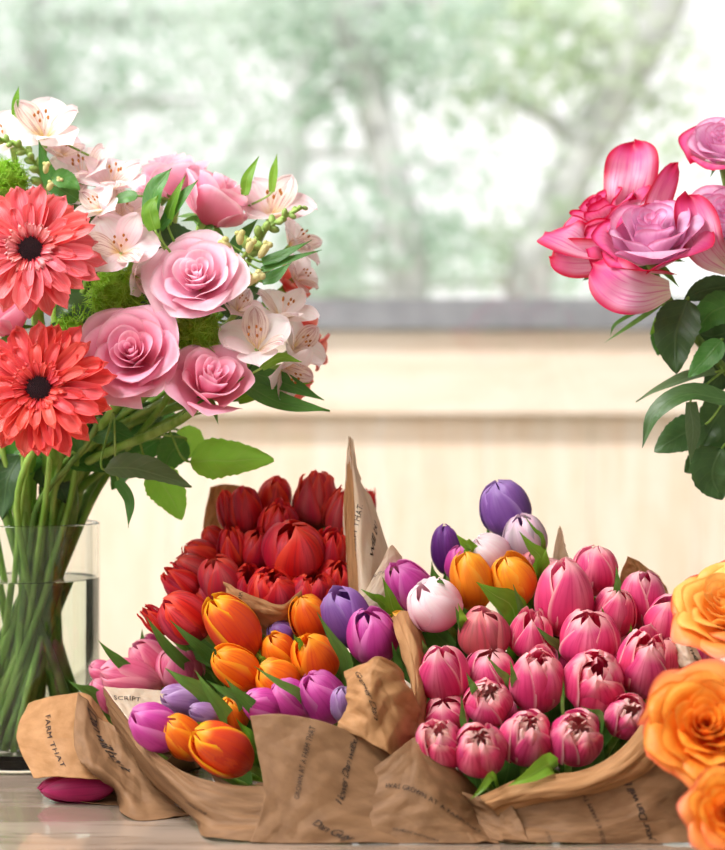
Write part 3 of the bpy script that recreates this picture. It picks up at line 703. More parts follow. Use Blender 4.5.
sheet(w, [[(672, 660, -.075), (684, 664, -.085), (696, 668, -.085)], [(662, 690, -.1), (676, 692, -.12), (692, 696, -.12)], [(656, 722, -.13), (672, 728, -.15), (690, 732, -.15)]], 'kraft_warm', .002, 44.1)
cone(w, P(565, 690, -.03), .10, .075, P(590, 815, .16), 160, 380, 'kraft', 9)

# ------------------------------------------------------------------ vase with water
VC = P(28, 425, .11); VC.z = TZ
VR = .0636
def make_vase(loc, label):
    t = thing('glass_vase', loc, label, 'vase')
    b = MB(); h = .214
    def dense(pr):
        out = [pr[0]]
        for (r0, z0), (r1, z1) in zip(pr, pr[1:]):
            L = math.hypot(r1 - r0, z1 - z0)
            if L > .004:
                for k in (.0004 / L, .002 / L, .5, 1 - .002 / L, 1 - .0004 / L): out.append((lerp(r0, r1, k), lerp(z0, z1, k)))
            out.append((r1, z1))
        return out
    b.lathe(dense([(0.0001, 0), (VR - .004, 0), (VR - .001, .0015), (VR, .005), (VR, h - .001), (VR - .0012, h), (VR - .0026, h - .001), (VR - .0028, .016), (VR - .008, .011), (.0001, .0105)]), 96)
    add('vase_body', b.mesh('vase_body', 'glass'), t)
    b = MB()
    b.lathe(dense([(0.0001, .0104), (VR - .0085, .0109), (VR - .0026, .0165), (VR - .0024, .165), (VR - .0035, .1642), (VR - .006, .164), (.0001, .164)]), 96)
    add('water', b.mesh('water', 'water'), t)
    return t
make_vase(VC, 'clear glass cylinder vase half full of water and green stems at the left')
V2 = P(850, 425, .10); V2.z = TZ
make_vase(V2, 'clear glass vase just past the right picture edge holding the crimson-edged roses')

_used = []
def vase_stem(parent, bpos, d, V=VC, r=.003, mat='stem_green', neck=None, spread=.85):
    a = rnd.uniform(0, 6.28); side = (bpos - V)
    h = math.atan2(side.y, side.x) + rnd.uniform(-.9, .9)
    rr = (VR - .010) * rnd.uniform(.35, 1.0)
    nk = V + Vector((math.cos(h) * rr, math.sin(h) * rr, .215))
    h2 = h + math.pi + rnd.uniform(-1, 1); r2 = (VR - .012) * rnd.uniform(.2, 1)
    bt = V + Vector((math.cos(h2) * r2, math.sin(h2) * r2, .016))
    L = (bpos - nk).length; dn = (nk - bt).normalized()
    dd = (d * .6 + (bpos - nk).normalized()).normalized()
    up = bez(bpos, bpos - dd * L * .4, nk + dn * L * .35, nk, 14)
    pts = up + [lerp(nk, bt, k / 6) for k in range(1, 7)]
    stem(parent, pts, r * 1.2, mat)
    return pts

# ------------------------------------------------------------------ roses
_rc = {}
def rose_petals(style, mat, outer):
    key = (style, mat, outer)
    if key in _rc: return _rc[key]
    q = random.Random(hash_(style) + 5)
    rings, curl, hgt = {
      'full':   ([(2, .07), (3, .14), (3, .24), (3, .37), (4, .54), (4, .70), (4, .82)], 1.05, 1.0),
      'tight':  ([(2, .07), (3, .13), (3, .22), (3, .34), (4, .50), (5, .72)], .8, 1.1),
      'ruffle': ([(3, .10), (4, .18), (5, .28), (5, .40), (5, .54), (6, .68), (6, .80)], 1.15, .9),
      'loose':  ([(3, .12), (3, .22), (4, .38), (4, .58), (4, .74)], 1.5, 1.1),
      'cup':    ([(2, .08), (3, .18), (3, .34), (4, .56), (4, .74)], .45, 1.25)}[style]
    res = []; N = sum(n for n, r in rings); i = 0; base_a = 0
    for ri, (n, R0) in enumerate(rings):
      base_a += q.uniform(.4, 1.1)
      for k in range(n):
        t = i / (N - 1); i += 1
        rt = R0 * q.uniform(.95, 1.05)
        zt = (1.0 - .10 * (1 - t) ** 3 - .38 * t ** 2.2) * hgt
        zb = .02 + .25 * (1 - t)
        ha = R(lerp(105, 190 / n + 14, smooth(0, .25, t)))
        cu = curl * (.25 + .95 * t) * q.uniform(.7, 1.25); s = q.uniform(0, 90)
        tuck = .10 * rt + .012; wv = .03 if style not in ('ruffle', 'loose') else .07
        lean = q.uniform(-.25, .25)
        def fn(u, v, rt=rt, zt=zt, zb=zb, ha=ha, cu=cu, s=s, tuck=tuck, t=t, wv=wv, lean=lean):
            x = u * 2 - 1
            f = math.sin(min(1, v * 1.15) * math.pi / 2) ** .7
            rb = .05 + .03 * t
            r = lerp(rb, rt, f)
            # round outline: the rim falls away to both sides
            drop = (abs(x) ** 2.8) * (zt - zb) * .42 * v
            z = lerp(zb, zt, v ** .85) - drop
            r -= drop * .22
            r += tuck * x * smooth(.1, .6, v) * .8
            c = smooth(.55, 1, v)
            lip = cu * (.16 + .06 * math.cos((x - lean) * 3)) * min(1, .35 + rt)
            r += lip * c ** 1.3
            z -= lip * (.55 * c * c - .12 * math.sin(math.pi * c)) 
            # pointed tip where the edge folds back
            pk = math.exp(-((x - lean) / .16) ** 2) * smooth(.75, 1, v)
            r += .05 * pk * t; z -= .02 * pk * t
            r += lip * .5 * smooth(.72, 1, abs(x)) * smooth(.3, 1, v)
            r += noise.noise(Vector((x * 1.6 + s, v * 2.0, s))) * wv * smooth(.3, 1, v) * (.35 + t)
            z += noise.noise(Vector((x * 2.4, s, v * 2))) * wv * .9 * smooth(.4, 1, v)
            a = x * ha * (.55 + .45 * smooth(0, .4, v))
            r = max(.012, r)
            return Vector((r * math.cos(a), r * math.sin(a), z))
        mm = outer if (outer and t > .8) else mat
        res.append((grid_mesh('petal', fn, 14, 14, mm), base_a + k * 2 * math.pi / n + q.uniform(-.12, .12)))
    _rc[key] = res; return res
def calyx(t, base, d, s, mat='stem_green', n=5, down=.5):
    b = MB(); B = basis(d)
    b.ball(Vector((0, 0, 0)), s * .13, (1, 1, 1.2), B.to_3x3())
    o = add('calyx', b.mesh('calyx', mat), t)
    for k in range(n):
        a = k * 2 * math.pi / n + .3
        out = (B @ Vector((math.cos(a), math.sin(a), 0)))
        leaf(t, [base, base + out * s * .3 + d * s * .08, base + out * s * .65 + d * s * (.2 - down * .6)], s * .16, 'stemleaf', name='sepal')
_mats['stemleaf'] = _mats['tulip_leaf']
def rose(px, py, w, ang, tilt, Y, style, mat, label, group, outer=None, V=VC, roll=None, off=.45, nostem=False, smat='stem_green', cx=None, hz=1.0):
    """px,py: middle of the bloom; w: width"""
    s = S(w, Y) / 2; d = sdir(ang, tilt); c = P(px, py, Y); base = c - d * s * off
    t = thing('rose', base, label, 'rose', group)
    B = basis(d, rnd.uniform(0, 6.28) if roll is None else R(roll))
    for me, a in rose_petals(style, mat, outer):
        add('petal', me, t, B @ Matrix.Rotation(a, 4, 'Z') @ Matrix.Diagonal((s, s, s * hz, 1)))
    calyx(t, base, d, s)
    pts = None
    if not nostem: pts = vase_stem(t, base, d, V, .0033, smat)
    return t, pts
ra, rap = rose(197, 279, 98, -8, 62, -.02, 'full', 'rose_pale_pink', 'pale pink rose, open, right of the upper coral gerbera', 'pink roses in the vase', roll=20)
rb, rbp = rose(132, 355, 104, -6, 68, -.035, 'full', 'rose_pink', 'largest pink rose facing forward between the coral gerberas and the lower right rose', 'pink roses in the vase', roll=80)
rc_, rcp = rose(210, 384, 98, 22, 48, -.03, 'tight', 'rose_pink', 'pink rose at the lower right of the vase bouquet, turned right above the big leaf', 'pink roses in the vase', roll=140)
rd, rdp = rose(213, 208, 96, 30, 6, .03, 'cup', 'rose_pink', 'pink rose seen from the side behind the pale open rose', 'pink roses in the vase', roll=10)
re_, rep = rose(172, 180, 92, -14, 8, .08, 'tight', 'rose_pale_pink', 'pink rose at the top of the vase bouquet behind green leaves', 'pink roses in the vase', roll=60)
rf, rfp = rose(6, 322, 74, -30, 15, .0, 'cup', 'rose_pink', 'pink rose cut by the left picture edge between the two gerberas', 'pink roses in the vase')

# right hand roses
g2 = 'crimson-edged roses at the right'
qa, qap = rose(606, 222, 104, -34, 18, .06, 'loose', 'rose_crimson_edge', 'wide open rose with crimson petal tips, furthest left of the right-hand roses', g2, V=V2, roll=30, smat='stem_dark')
qb, qbp = rose(650, 246, 118, -10, 38, .01, 'full', 'rose_lilac', 'lilac-pink rose with ruffled centre in front of the crimson-tipped one', g2, outer='rose_crimson_edge', V=V2, roll=0, smat='stem_dark', hz=1.2)
qc, qcp = rose(722, 146, 78, -10, 45, .06, 'full', 'rose_lilac', 'lilac rose at the top right picture edge', g2, outer='rose_crimson_edge', V=V2, smat='stem_dark')
qd, qdp = rose(724, 222, 96, -8, 48, .04, 'full', 'rose_lilac', 'lilac rose with crimson outer petal, below the top one at the right edge', g2, outer='rose_crimson_edge', V=V2, roll=200, smat='stem_dark')
def wild_petal(t, pts, w, mat, face, name='petal', wave=.16):
    return leaf(t, pts, w, mat, 'petal', face, .12, wave, name=name)
W_ = wild_petal
W_(qa, [P(630, 245, .05), P(650, 215, .04), P(660, 196, .038), P(678, 162, .05)], S(30, .05), 'rose_crimson_edge', Vector((.7, -1, .2)), wave=.14)
W_(qa, [P(618, 240, .075), P(626, 195, .06), P(632, 168, .062), P(634, 142, .075)], S(54, .05), 'rose_crimson_edge', Vector((-.2, -1, .2)), wave=.1)
W_(qa, [P(622, 255, .05), P(590, 246, .015), P(565, 240, .02), P(545, 232, .04)], S(50, .05), 'rose_crimson_edge', Vector((-.2, -.8, .8)), wave=.1)
W_(qa, [P(630, 268, .05), P(600, 258, .02), P(572, 258, .02), P(550, 256, .035)], S(40, .05), 'rose_crimson_edge', Vector((-.2, -1, -.2)), wave=.1)
W_(qb, [P(668, 290, .01), P(640, 292, -.018), P(616, 284, -.018), P(592, 262, -.0)], S(50, .05), 'rose_crimson_edge', Vector((-.3, -1, -.1)), wave=.08)
W_(qd, [P(730, 270, .02), P(708, 250, .0), P(697, 222, .0), P(688, 194, .012)], S(42, .05), 'rose_crimson_edge', Vector((-.4, -1, .1)), wave=.12)

# orange roses, close by on the right
g3 = 'orange roses at the lower right'
V3 = P(790, 425, -.30); V3.z = TZ
def low_rose(*a, **k):
    t, _ = rose(*a, nostem=True, **k)
    d = sdir(a[3], a[4]); e = P(a[0] + 150, min(a[1] + 60, 830), -.12)
    stem(t, bez(t.location.copy(), t.location - d * .05, e + Vector((-.04, 0, .01)), e), .0033, 'stem_dark')
    return t
low_rose(727, 604, 118, -22, 36, -.16, 'ruffle', 'rose_amber', 'yellow-orange rose at the right edge, highest of the orange roses', g3, outer='rose_orange_outer', roll=40, off=.5)
low_rose(706, 726, 128, -12, 58, -.26, 'ruffle', 'rose_orange', 'largest ruffled orange rose, middle one of the three at the right edge', g3, outer='rose_orange_outer', roll=100, off=.5)
low_rose(730, 810, 92, -10, 62, -.33, 'ruffle', 'rose_orange', 'deep orange rose in the lower right corner with red outer petals', g3, outer='rose_orange_outer', roll=10, off=.5)

# ------------------------------------------------------------------ gerberas
_gc = {}
def ray(mat, L, W, seed, dish):
    key = (mat, L, W, seed, dish)
    if key in _gc: return _gc[key]
    def fn(u, v):
        x = u * 2 - 1; s = seed * 9.1
        k = (math.sin(math.pi * (.12 + .62 * v)) ** .7) * (1 - v ** 12) ** .5 + .03
        notch = .03 * math.cos(x * 9) * smooth(.85, 1, v)
        z = dish * (1 - (1 - v) ** 2) * L - .05 * v * v * L * seed % 1 * .2
        z += .10 * W * math.cos(x * 7) * (1 - v * .3) + W * .25 * x * x
        z += noise.noise(Vector((s, v * 2.5, x * .6))) * .10 * L * v
        return Vector((.16 + v * L + notch, x * W * .5 * k + noise.noise(Vector((s, v * 1.5, 3))) * .05 * v, z))
    me = grid_mesh('petal', fn, 6, 10, mat); _gc[key] = me; return me
def gerbera(px, py, w, ang, tilt, Y, mat, inner, label):
    s = S(w, Y) / 2; d = sdir(ang, tilt); c = P(px, py, Y)
    t = thing('gerbera', c, label, 'gerbera', 'coral gerberas in the vase'); B = basis(d, rnd.random())
    for n, L, W, dish, zz, mm in ((20, .84, .27, .0, 0, mat), (16, .76, .25, .10, .03, mat), (14, .50, .16, .22, .05, mat), (34, .20, .07, .5, .06, inner)):
        for k in range(n):
            a = 2 * math.pi * (k + rnd.uniform(-.25, .25)) / n
            me = ray(mm, L, W, rnd.randrange(5), dish); q = rnd.uniform(.9, 1.06)
            add('petal', me, t, B @ Matrix.Rotation(a, 4, 'Z') @ Matrix.Rotation(rnd.uniform(-.08, .1), 4, 'Y') @ Matrix.Translation((0, 0, zz * s)) @ Matrix.Diagonal((s * q, s, s, 1)))
    b = MB()
    for i in range(260):
        r = .205 * math.sqrt(i / 260) * s; a = i * 2.39996
        h = (.10 + .05 * math.cos(r / s * 9)) * s
        b.ball(Vector((r * math.cos(a), r * math.sin(a), h * .6)), s * .017, (1, 1, 2.2), n=5, m=4)
    b.ball(Vector((0, 0, 0)), s * .22, (1, 1, .28), n=16, m=8)
    add('disc', b.mesh('disc', 'disc_dark'), t, B)
    b = MB(); b.ball(Vector((0, 0, -.05 * s)), s * .24, (1, 1, .5), n=12, m=6); add('calyx', b.mesh('calyx', 'stem_green'), t, B)
    vase_stem(t, c - d * s * .08, d, VC, .004)
    return t
gerbera(31, 251, 142, 12, 74, -.045, 'gerbera_coral', 'gerbera_inner', 'coral gerbera with dark eye and pale inner ring, upper of the two')
gerbera(40, 390, 148, -10, 72, -.06, 'gerbera_red', 'gerbera_red', 'redder coral gerbera with large black eye, lower of the two')

# ------------------------------------------------------------------ peruvian lilies
_lc = {}
def tepal(mat, W, seed, inner):
    key = (mat, W, seed, inner)
    if key in _lc: return _lc[key]
    def fn(u, v):
        x = u * 2 - 1; s = seed * 5.3
        k = (math.sin(math.pi * (.05 + .80 * v ** 1.1)) ** .8) * (1 - v ** 7) ** .55 + .03
        th = R(78 - 62 * v ** 1.2) if not inner else R(74 - 42 * v ** 1.2)
        r = v * math.cos(R(50 - (28 if not inner else 12) * v)); z = v * math.sin(R(50 - (28 if not inner else 12) * v))
        z += .16 * x * x * v * (1 - v * .4) + noise.noise(Vector((s, v * 3, x))) * .07 * v
        r += .05 * math.exp(-(x / .15) ** 2) * smooth(.9, 1, v)
        return Vector((r + .03, x * W * .5 * k, z))
    me = grid_mesh('petal', fn, 8, 12, mat); _lc[key] = me; return me
def lily(px, py, w, ang, tilt, Y, mat, label, throat='lily_throat', stems=True, roll=None, group='white and blush lilies in the vase', anth=True):
    s = S(w, Y) / 2 * 1.3; d = sdir(ang, tilt); c = P(px, py, Y) - d * s * .3
    t = thing('peruvian_lily', c, label, 'lily', group); B = basis(d, rnd.uniform(0, 6) if roll is None else R(roll))
    for k in range(3):
        add('petal', tepal(mat, .98, rnd.randrange(4), False), t, B @ Matrix.Rotation(k * 2.094 + rnd.uniform(-.1, .1), 4, 'Z') @ Matrix.Rotation(rnd.uniform(-.12, .12), 4, 'Y') @ Matrix.Scale(s, 4))
    for k in range(3):
        add('petal', tepal(throat if k < 2 else mat, .66, rnd.randrange(4), True), t, B @ Matrix.Rotation(1.047 + k * 2.094 + rnd.uniform(-.1, .1), 4, 'Z') @ Matrix.Scale(s * 1.0, 4))
    if anth:
        for k in range(5):
            a = k * 1.2 + .4; tip = Vector((math.cos(a) * .16 - .05, math.sin(a) * .16, .62 + .05 * (k % 2))) * s
            b = MB(); b.tube(bez(Vector((0, 0, 0)), Vector((0, 0, .25 * s)), tip * .8, tip, 6), s * .012, 5)
            st = add('stamen', b.mesh('stamen', 'filament'), t, B)
            b = MB(); b.ball(tip, s * .034, (1, 1, 1.7), n=6, m=5); add('anther', b.mesh('anther', 'anther'), st)
    if stems: vase_stem(t, c, d, VC, .0022)
    return t
for a in [
 (44, 128, 66, 6, 48, .03, 'lily_white', 'fully open white lily at the very top left of the vase bouquet'),
 (8, 136, 56, -20, 45, .05, 'lily_white', 'white lily at the top left picture edge'),
 (80, 172, 60, -20, 35, .04, 'lily_white', 'white lily with upright petals behind the curved dark green leaf'),
 (112, 180, 60, 12, 35, .03, 'lily_blush', 'blush lily with upright petals at the upper middle of the bouquet'),
 (122, 212, 60, 14, 30, .02, 'lily_blush', 'blush lily tucked below the upright ones and left of the leaves'),
 (120, 246, 64, 5, 62, -.02, 'lily_blush', 'blush lily with brown streaked throat right of the upper gerbera'),
 (66, 196, 50, -10, 30, .03, 'lily_blush', 'half hidden blush lily above the upper gerbera'),
 (272, 206, 70, 10, 40, .04, 'lily_blush', 'blush lily at the upper right of the bouquet beside the side-view rose'),
 (297, 240, 50, 50, 20, .05, 'lily_white', 'white lily behind the green buds at the right of the bouquet'),
 (256, 342, 64, -6, 50, -.02, 'lily_white', 'large white lily facing forward right of the pale open rose'),
 (284, 310, 56, 18, 30, .02, 'lily_white', 'greenish white lily above the large white one'),
 (300, 346, 52, 62, 30, .02, 'lily_white', 'white lily turned right behind the large white one'),
 (288, 372, 50, 130, 30, .0, 'lily_white', 'white lily drooping right below the large white one'),
 (240, 306, 40, 30, 30, .01, 'lily_blush', 'small blush lily between the pale open rose and the large white lily'),
 (98, 205, 44, -30, 40, .0, 'lily_white', 'white lily directly above the upper gerbera right rim'),
 (146, 216, 44, 20, 40, .03, 'lily_white', 'white lily behind the pointed leaves left of the side-view rose'),
 (62, 150, 40, 30, 40, .05, 'lily_blush', 'small blush lily between the top white lily and the curved leaf'),
 (300, 275, 40, 60, 30, .06, 'lily_white', 'small white lily behind the narrow leaves above the coral lilies'),
 (140, 275, 40, 100, 30, -.01, 'lily_white', 'small white lily hanging beside the streaked blush one'),
]: lily(*a)
for a in [
 (290, 285, 48, 40, 20, .06, 'coral_petal', 'coral lily behind the green spike, upper of the coral ones at the right'),
 (303, 325, 44, 60, 20, .05, 'coral_petal', 'coral lily behind the white lilies at the right side'),
 (318, 350, 40, 100, 10, .06, 'coral_petal', 'coral lily pointing out furthest right of the vase bouquet'),
 (298, 386, 34, 120, 30, .03, 'coral_petal', 'frilly coral lily below the drooping white one'),
]: lily(a[0], a[1], a[2] * .85, *a[3:], throat='coral_petal', group='coral lilies in the vase', anth=False)

# ------------------------------------------------------------------ green tufted dianthus
def dianthus(px, py, w, Y, label):
    s = S(w, Y) / 2; c = P(px, py, Y)
    t = thing('green_dianthus', c, label, 'dianthus', 'green tufted dianthus balls')
    b = MB()
    for i in range(520):
        z = 1 - 2 * (i + .5) / 520; r = math.sqrt(1 - z * z); a = i * 2.39996
        d = Vector((r * math.cos(a), r * math.sin(a), z)); side = Vector((rnd.gauss(0, .35), rnd.gauss(0, .35), rnd.gauss(0, .35)))
        p0 = d * s * .45; p2 = (d + side).normalized() * s * rnd.uniform(.85, 1.12); p1 = d * s * .75
        b.tube([p0, p1, p2], [s * .028, s * .022, s * .006], 3, False)
    add('tuft', b.mesh('tuft', 'tuft'), t)
    b = MB(); b.ball(Vector((0, 0, 0)), s * .6, n=12, m=8); add('flower_head', b.mesh('flower_head', 'tuft'), t)
    vase_stem(t, c, Vector((0, 0, 1)), VC, .0025)
dianthus(6, 182, 54, .02, 'green tufted ball above the upper gerbera at the picture edge')
dianthus(116, 294, 64, .0, 'green tufted ball between the upper gerbera and the largest rose')
dianthus(198, 334, 60, .0, 'green tufted ball among the three open roses')
dianthus(78, 328, 56, .03, 'green tufted ball in shade behind the two gerberas')

# ------------------------------------------------------------------ snapdragon spikes
def spike(pts, label, big, n=14, s0=9):
    t = thing('snapdragon', pts[0], label, 'snapdragon', 'green budded spikes in the vase')
    stem(t, [catmull(pts, i / 10) for i in range(11)], .0018)
    for i in range(n):
        v = .15 + .85 * i / (n - 1); c = catmull(pts, v); d = (catmull(pts, min(1, v + .05)) - catmull(pts, v - .05)).normalized()
        a = i * 2.4; o = d.orthogonal().normalized(); o = Matrix.Rotation(a, 3, d) @ o
        r = S(s0, 0) / 2 * (1.15 - .7 * v); dd = (d * .6 + o * .8).normalized()
        b = MB(); B = basis(dd).to_3x3()
        b.ball(Vector((0, 0, 0)), r, (.85, .85, 1.35), B, 10, 8)
        p = c + dd * r * 1.3
        o_ = add('bud', b.mesh('bud', 'bud_green'), t, Matrix.Translation(p - t.location))
    for (px, py, Y, w, L, ang) in big:
        d = sdir(ang, 20); s = S(w, Y) / 2
        b = MB(); Bm = basis(d).to_3x3(); sx = Bm @ Vector((1, 0, 0))
        b.ball(Vector((0, 0, 0)), s * .72, (.9, .9, L / w * 1.2), Bm, 12, 10); b.ball(d * s * L / w * .65 + sx * s * .35, s * .5, (1, .9, 1), Bm, 10, 8); b.ball(d * s * L / w * .6 - sx * s * .38, s * .46, (1, .9, .9), Bm, 10, 8)
        add('bud', b.mesh('bud', 'bud_cream'), t, Matrix.Translation(P(px, py, Y) - t.location))
    vase_stem(t, pts[0].copy(), (pts[1] - pts[0]).normalized(), VC, .0022)
spike([P(48, 205, .03), P(40, 172, .02), P(22, 148, .01), P(-4, 138, .0)], 'green bud spike arching left above the upper gerbera', [(46, 168, .0, 10, 14, 10), (50, 186, 0, 10, 12, 30), (58, 182, 0, 9, 12, 40)], 18, 11)
spike([P(236, 268, .02), P(256, 240, .01), P(276, 222, .01), P(302, 207, .01)], 'green bud spike pointing right with creamy opening buds at its foot', [(226, 246, -.01, 15, 18, -30), (240, 238, -.01, 13, 17, 0), (250, 246, -.015, 13, 18, 20), (264, 250, -.015, 13, 24, 35), (253, 279, -.02, 15, 30, 60), (235, 262, -.01, 12, 16, -20)], 16, 12)

# ------------------------------------------------------------------ leaves of the vase bouquet (each grown from a rose stem)
def branch_leaf(t, pts_stem, path, w, Y, mat='rose_leaf', shape='ovate', i=6, face=None, fold=.2, wave=.06, serr=.12, dy=0, twist=0):
    q = [P(x, y, Y + dy * k / len(path)) for k, (x, y) in enumerate(path)]
    s0 = min(pts_stem, key=lambda p: (p - q[0]).length)
    d = (q[1] - q[0])
    b = bez(s0, lerp(s0, q[0], .4), q[0] - d * .3, q[0] + d * .02, 8)
    stem(t, b, .001, 'stem_green', 6, 'leaf_stalk')
    leaf(t, q, S(w, Y), mat, shape, face, fold, wave, serr, twist=twist)
V_ = Vector
for a in [
 (rc_, rcp, [(190, 462), (228, 460), (274, 460)], 46, .03, 'rose_leaf_bright', 'ovate', V_((0, -1, .5))),
 (rc_, rcp, [(186, 440), (172, 452), (160, 476)], 36, .06, 'rose_leaf', 'ovate', V_((.5, -1, .3))),
 (rc_, rcp, [(178, 430), (190, 445), (160, 455)], 30, .07, 'rose_leaf_bright', 'ovate', V_((0, -1, .3))),
 (rcp and rc_, rcp, [(150, 470), (168, 492), (182, 520)], 40, .05, 'rose_leaf_bright', 'ovate', V_((.3, -1, .1))),
 (rb, rbp, [(104, 470), (140, 468), (192, 486)], 40, .0, 'grey_leaf', 'ovate', V_((0, -.7, .8))),
 (rb, rbp, [(118, 480), (130, 500), (128, 528)], 14, .0, 'rose_leaf', 'lance', V_((-.6, -1, .1))),
 (rb, rbp, [(90, 440), (60, 470), (40, 505)], 34, .09, 'rose_leaf_dark', 'ovate', None),
 (rf, rfp, [(20, 455), (8, 480), (2, 520)], 34, .06, 'rose_leaf_dark', 'ovate', None),
 (rf, rfp, [(30, 460), (55, 480), (70, 505)], 30, .08, 'rose_leaf_dark', 'ovate', None),
 (rb, rbp, [(120, 435), (90, 450), (70, 480)], 34, .09, 'rose_leaf', 'ovate', None),
 (rcp and rc_, rcp, [(160, 440), (130, 460), (112, 490)], 34, .09, 'rose_leaf', 'ovate', None),
 (ra, rap, [(150, 225), (156, 190), (172, 168)], 24, -.01, 'rose_leaf', 'lance', V_((-.6, -1, .1))),
 (ra, rap, [(168, 225), (172, 205), (185, 175)], 14, -.01, 'bright_leaf', 'lance', V_((-.6, -1, .1))),
 (ra, rap, [(160, 230), (180, 200), (198, 180)], 14, -.01, 'rose_leaf', 'lance', V_((-.6, -1, .1))),
 (ra, rap, [(155, 230), (150, 210), (158, 195)], 18, -.02, 'bright_leaf', 'lance', V_((-.2, -1, .1))),
 (rd, rdp, [(245, 195), (248, 178), (259, 156)], 12, .02, 'bright_leaf', 'lance', V_((-.3, -1, .1))),
 (rd, rdp, [(272, 192), (274, 172), (277, 154)], 9, .03, 'bright_leaf', 'lance', V_((-.3, -1, .1))),
 (rd, rdp, [(228, 262), (240, 240), (258, 218)], 16, .03, 'rose_leaf', 'lance', V_((-.3, -1, .1))),
 (rd, rdp, [(262, 262), (280, 256), (312, 240)], 12, .01, 'rose_leaf', 'lance', V_((0, -1, .5))),
 (rd, rdp, [(262, 270), (282, 262), (322, 250)], 10, .01, 'rose_leaf', 'lance', V_((0, -1, .5))),
 (rd, rdp, [(262, 282), (276, 276), (292, 262)], 14, .0, 'rose_leaf', 'lance', V_((0, -1, .5))),
 (rc_, rcp, [(240, 382), (280, 402), (330, 411)], 22, -.005, 'rose_leaf', 'lance', V_((0, -1, .6))),
 (rc_, rcp, [(250, 372), (288, 384), (324, 400)], 20, .0, 'rose_leaf', 'lance', V_((0, -1, .6))),
 (rc_, rcp, [(238, 400), (262, 392), (314, 382)], 16, .01, 'bright_leaf', 'lance', V_((0, -1, .6))),
 (rc_, rcp, [(262, 368), (280, 358), (302, 362)], 12, -.025, 'bright_leaf', 'lance', V_((0, -1, .6))),
 (re_, rep, [(78, 200), (52, 180), (38, 138)], 20, .01, 'rose_leaf', 'lance', V_((-.3, -1, .1))),
 (re_, rep, [(52, 178), (66, 180), (80, 190)], 22, .0, 'rose_leaf', 'ovate', V_((0, -1, .3))),
 (re_, rep, [(138, 196), (124, 198), (110, 204)], 16, .0, 'rose_leaf', 'ovate', V_((0, -1, .6))),
 (re_, rep, [(14, 115), (16, 100), (19, 86)], 7, .03, 'bright_leaf', 'lance', V_((0, -1, .3))),
 (ra, rap, [(140, 310), (150, 280), (158, 240)], 30, .03, 'rose_leaf_dark', 'ovate', None),
 (ra, rap, [(60, 320), (64, 350), (78, 372)], 36, .03, 'rose_leaf_dark', 'ovate', None),
 (rb, rbp, [(100, 320), (72, 306), (56, 318)], 30, .02, 'rose_leaf_dark', 'ovate', None),
 (rb, rbp, [(180, 320), (200, 350), (190, 380)], 36, .04, 'rose_leaf_dark', 'ovate', None),
 (ra, rap, [(230, 320), (240, 300), (262, 290)], 36, .04, 'rose_leaf_dark', 'ovate', None),
 (rb, rbp, [(90, 300), (80, 270), (96, 240)], 40, .05, 'rose_leaf_dark', 'ovate', None),
 (rd, rdp, [(200, 250), (160, 240), (140, 215)], 44, .06, 'rose_leaf_dark', 'ovate', None),
 (re_, rep, [(110, 240), (80, 225), (40, 200)], 44, .07, 'rose_leaf_dark', 'ovate', None),
 (rc_, rcp, [(230, 400), (250, 370), (275, 350)], 40, .05, 'rose_leaf_dark', 'ovate', None),
]:
    branch_leaf(*a[:5], mat=a[5], shape=a[6], face=a[7], serr=.12 if a[6] == 'ovate' else 0)
# extra greenery stems down into the vase
for k in range(10):
    x = -20 + k * 20; y = 420 + rnd.uniform(-30, 30); Y = rnd.uniform(.05, .16)
    c = P(x, y, Y); t = thing('leafy_sprig', c, 'leafy green sprig among the stems under the vase blooms', 'greenery', 'leafy sprigs in the vase')
    pts = vase_stem(t, c, Vector((0, 0, 1)), VC, rnd.uniform(.002, .0038), rnd.choice(('stem_green', 'stem_dark', 'stem_green')))
    for j in range(3):
        a = rnd.uniform(-1, 1); p = pts[2 + j * 2]; n = Vector((math.sin(a), rnd.uniform(-.3, .3), rnd.uniform(-.1, .8))).normalized()
        L = rnd.uniform(.03, .05)
        leaf(t, [p, p + n * L * .5, p + n * L + Vector((0, 0, -.012))], rnd.uniform(.014, .024), rnd.choice(('rose_leaf', 'rose_leaf_dark', 'rose_leaf')), 'ovate', serr=.1)

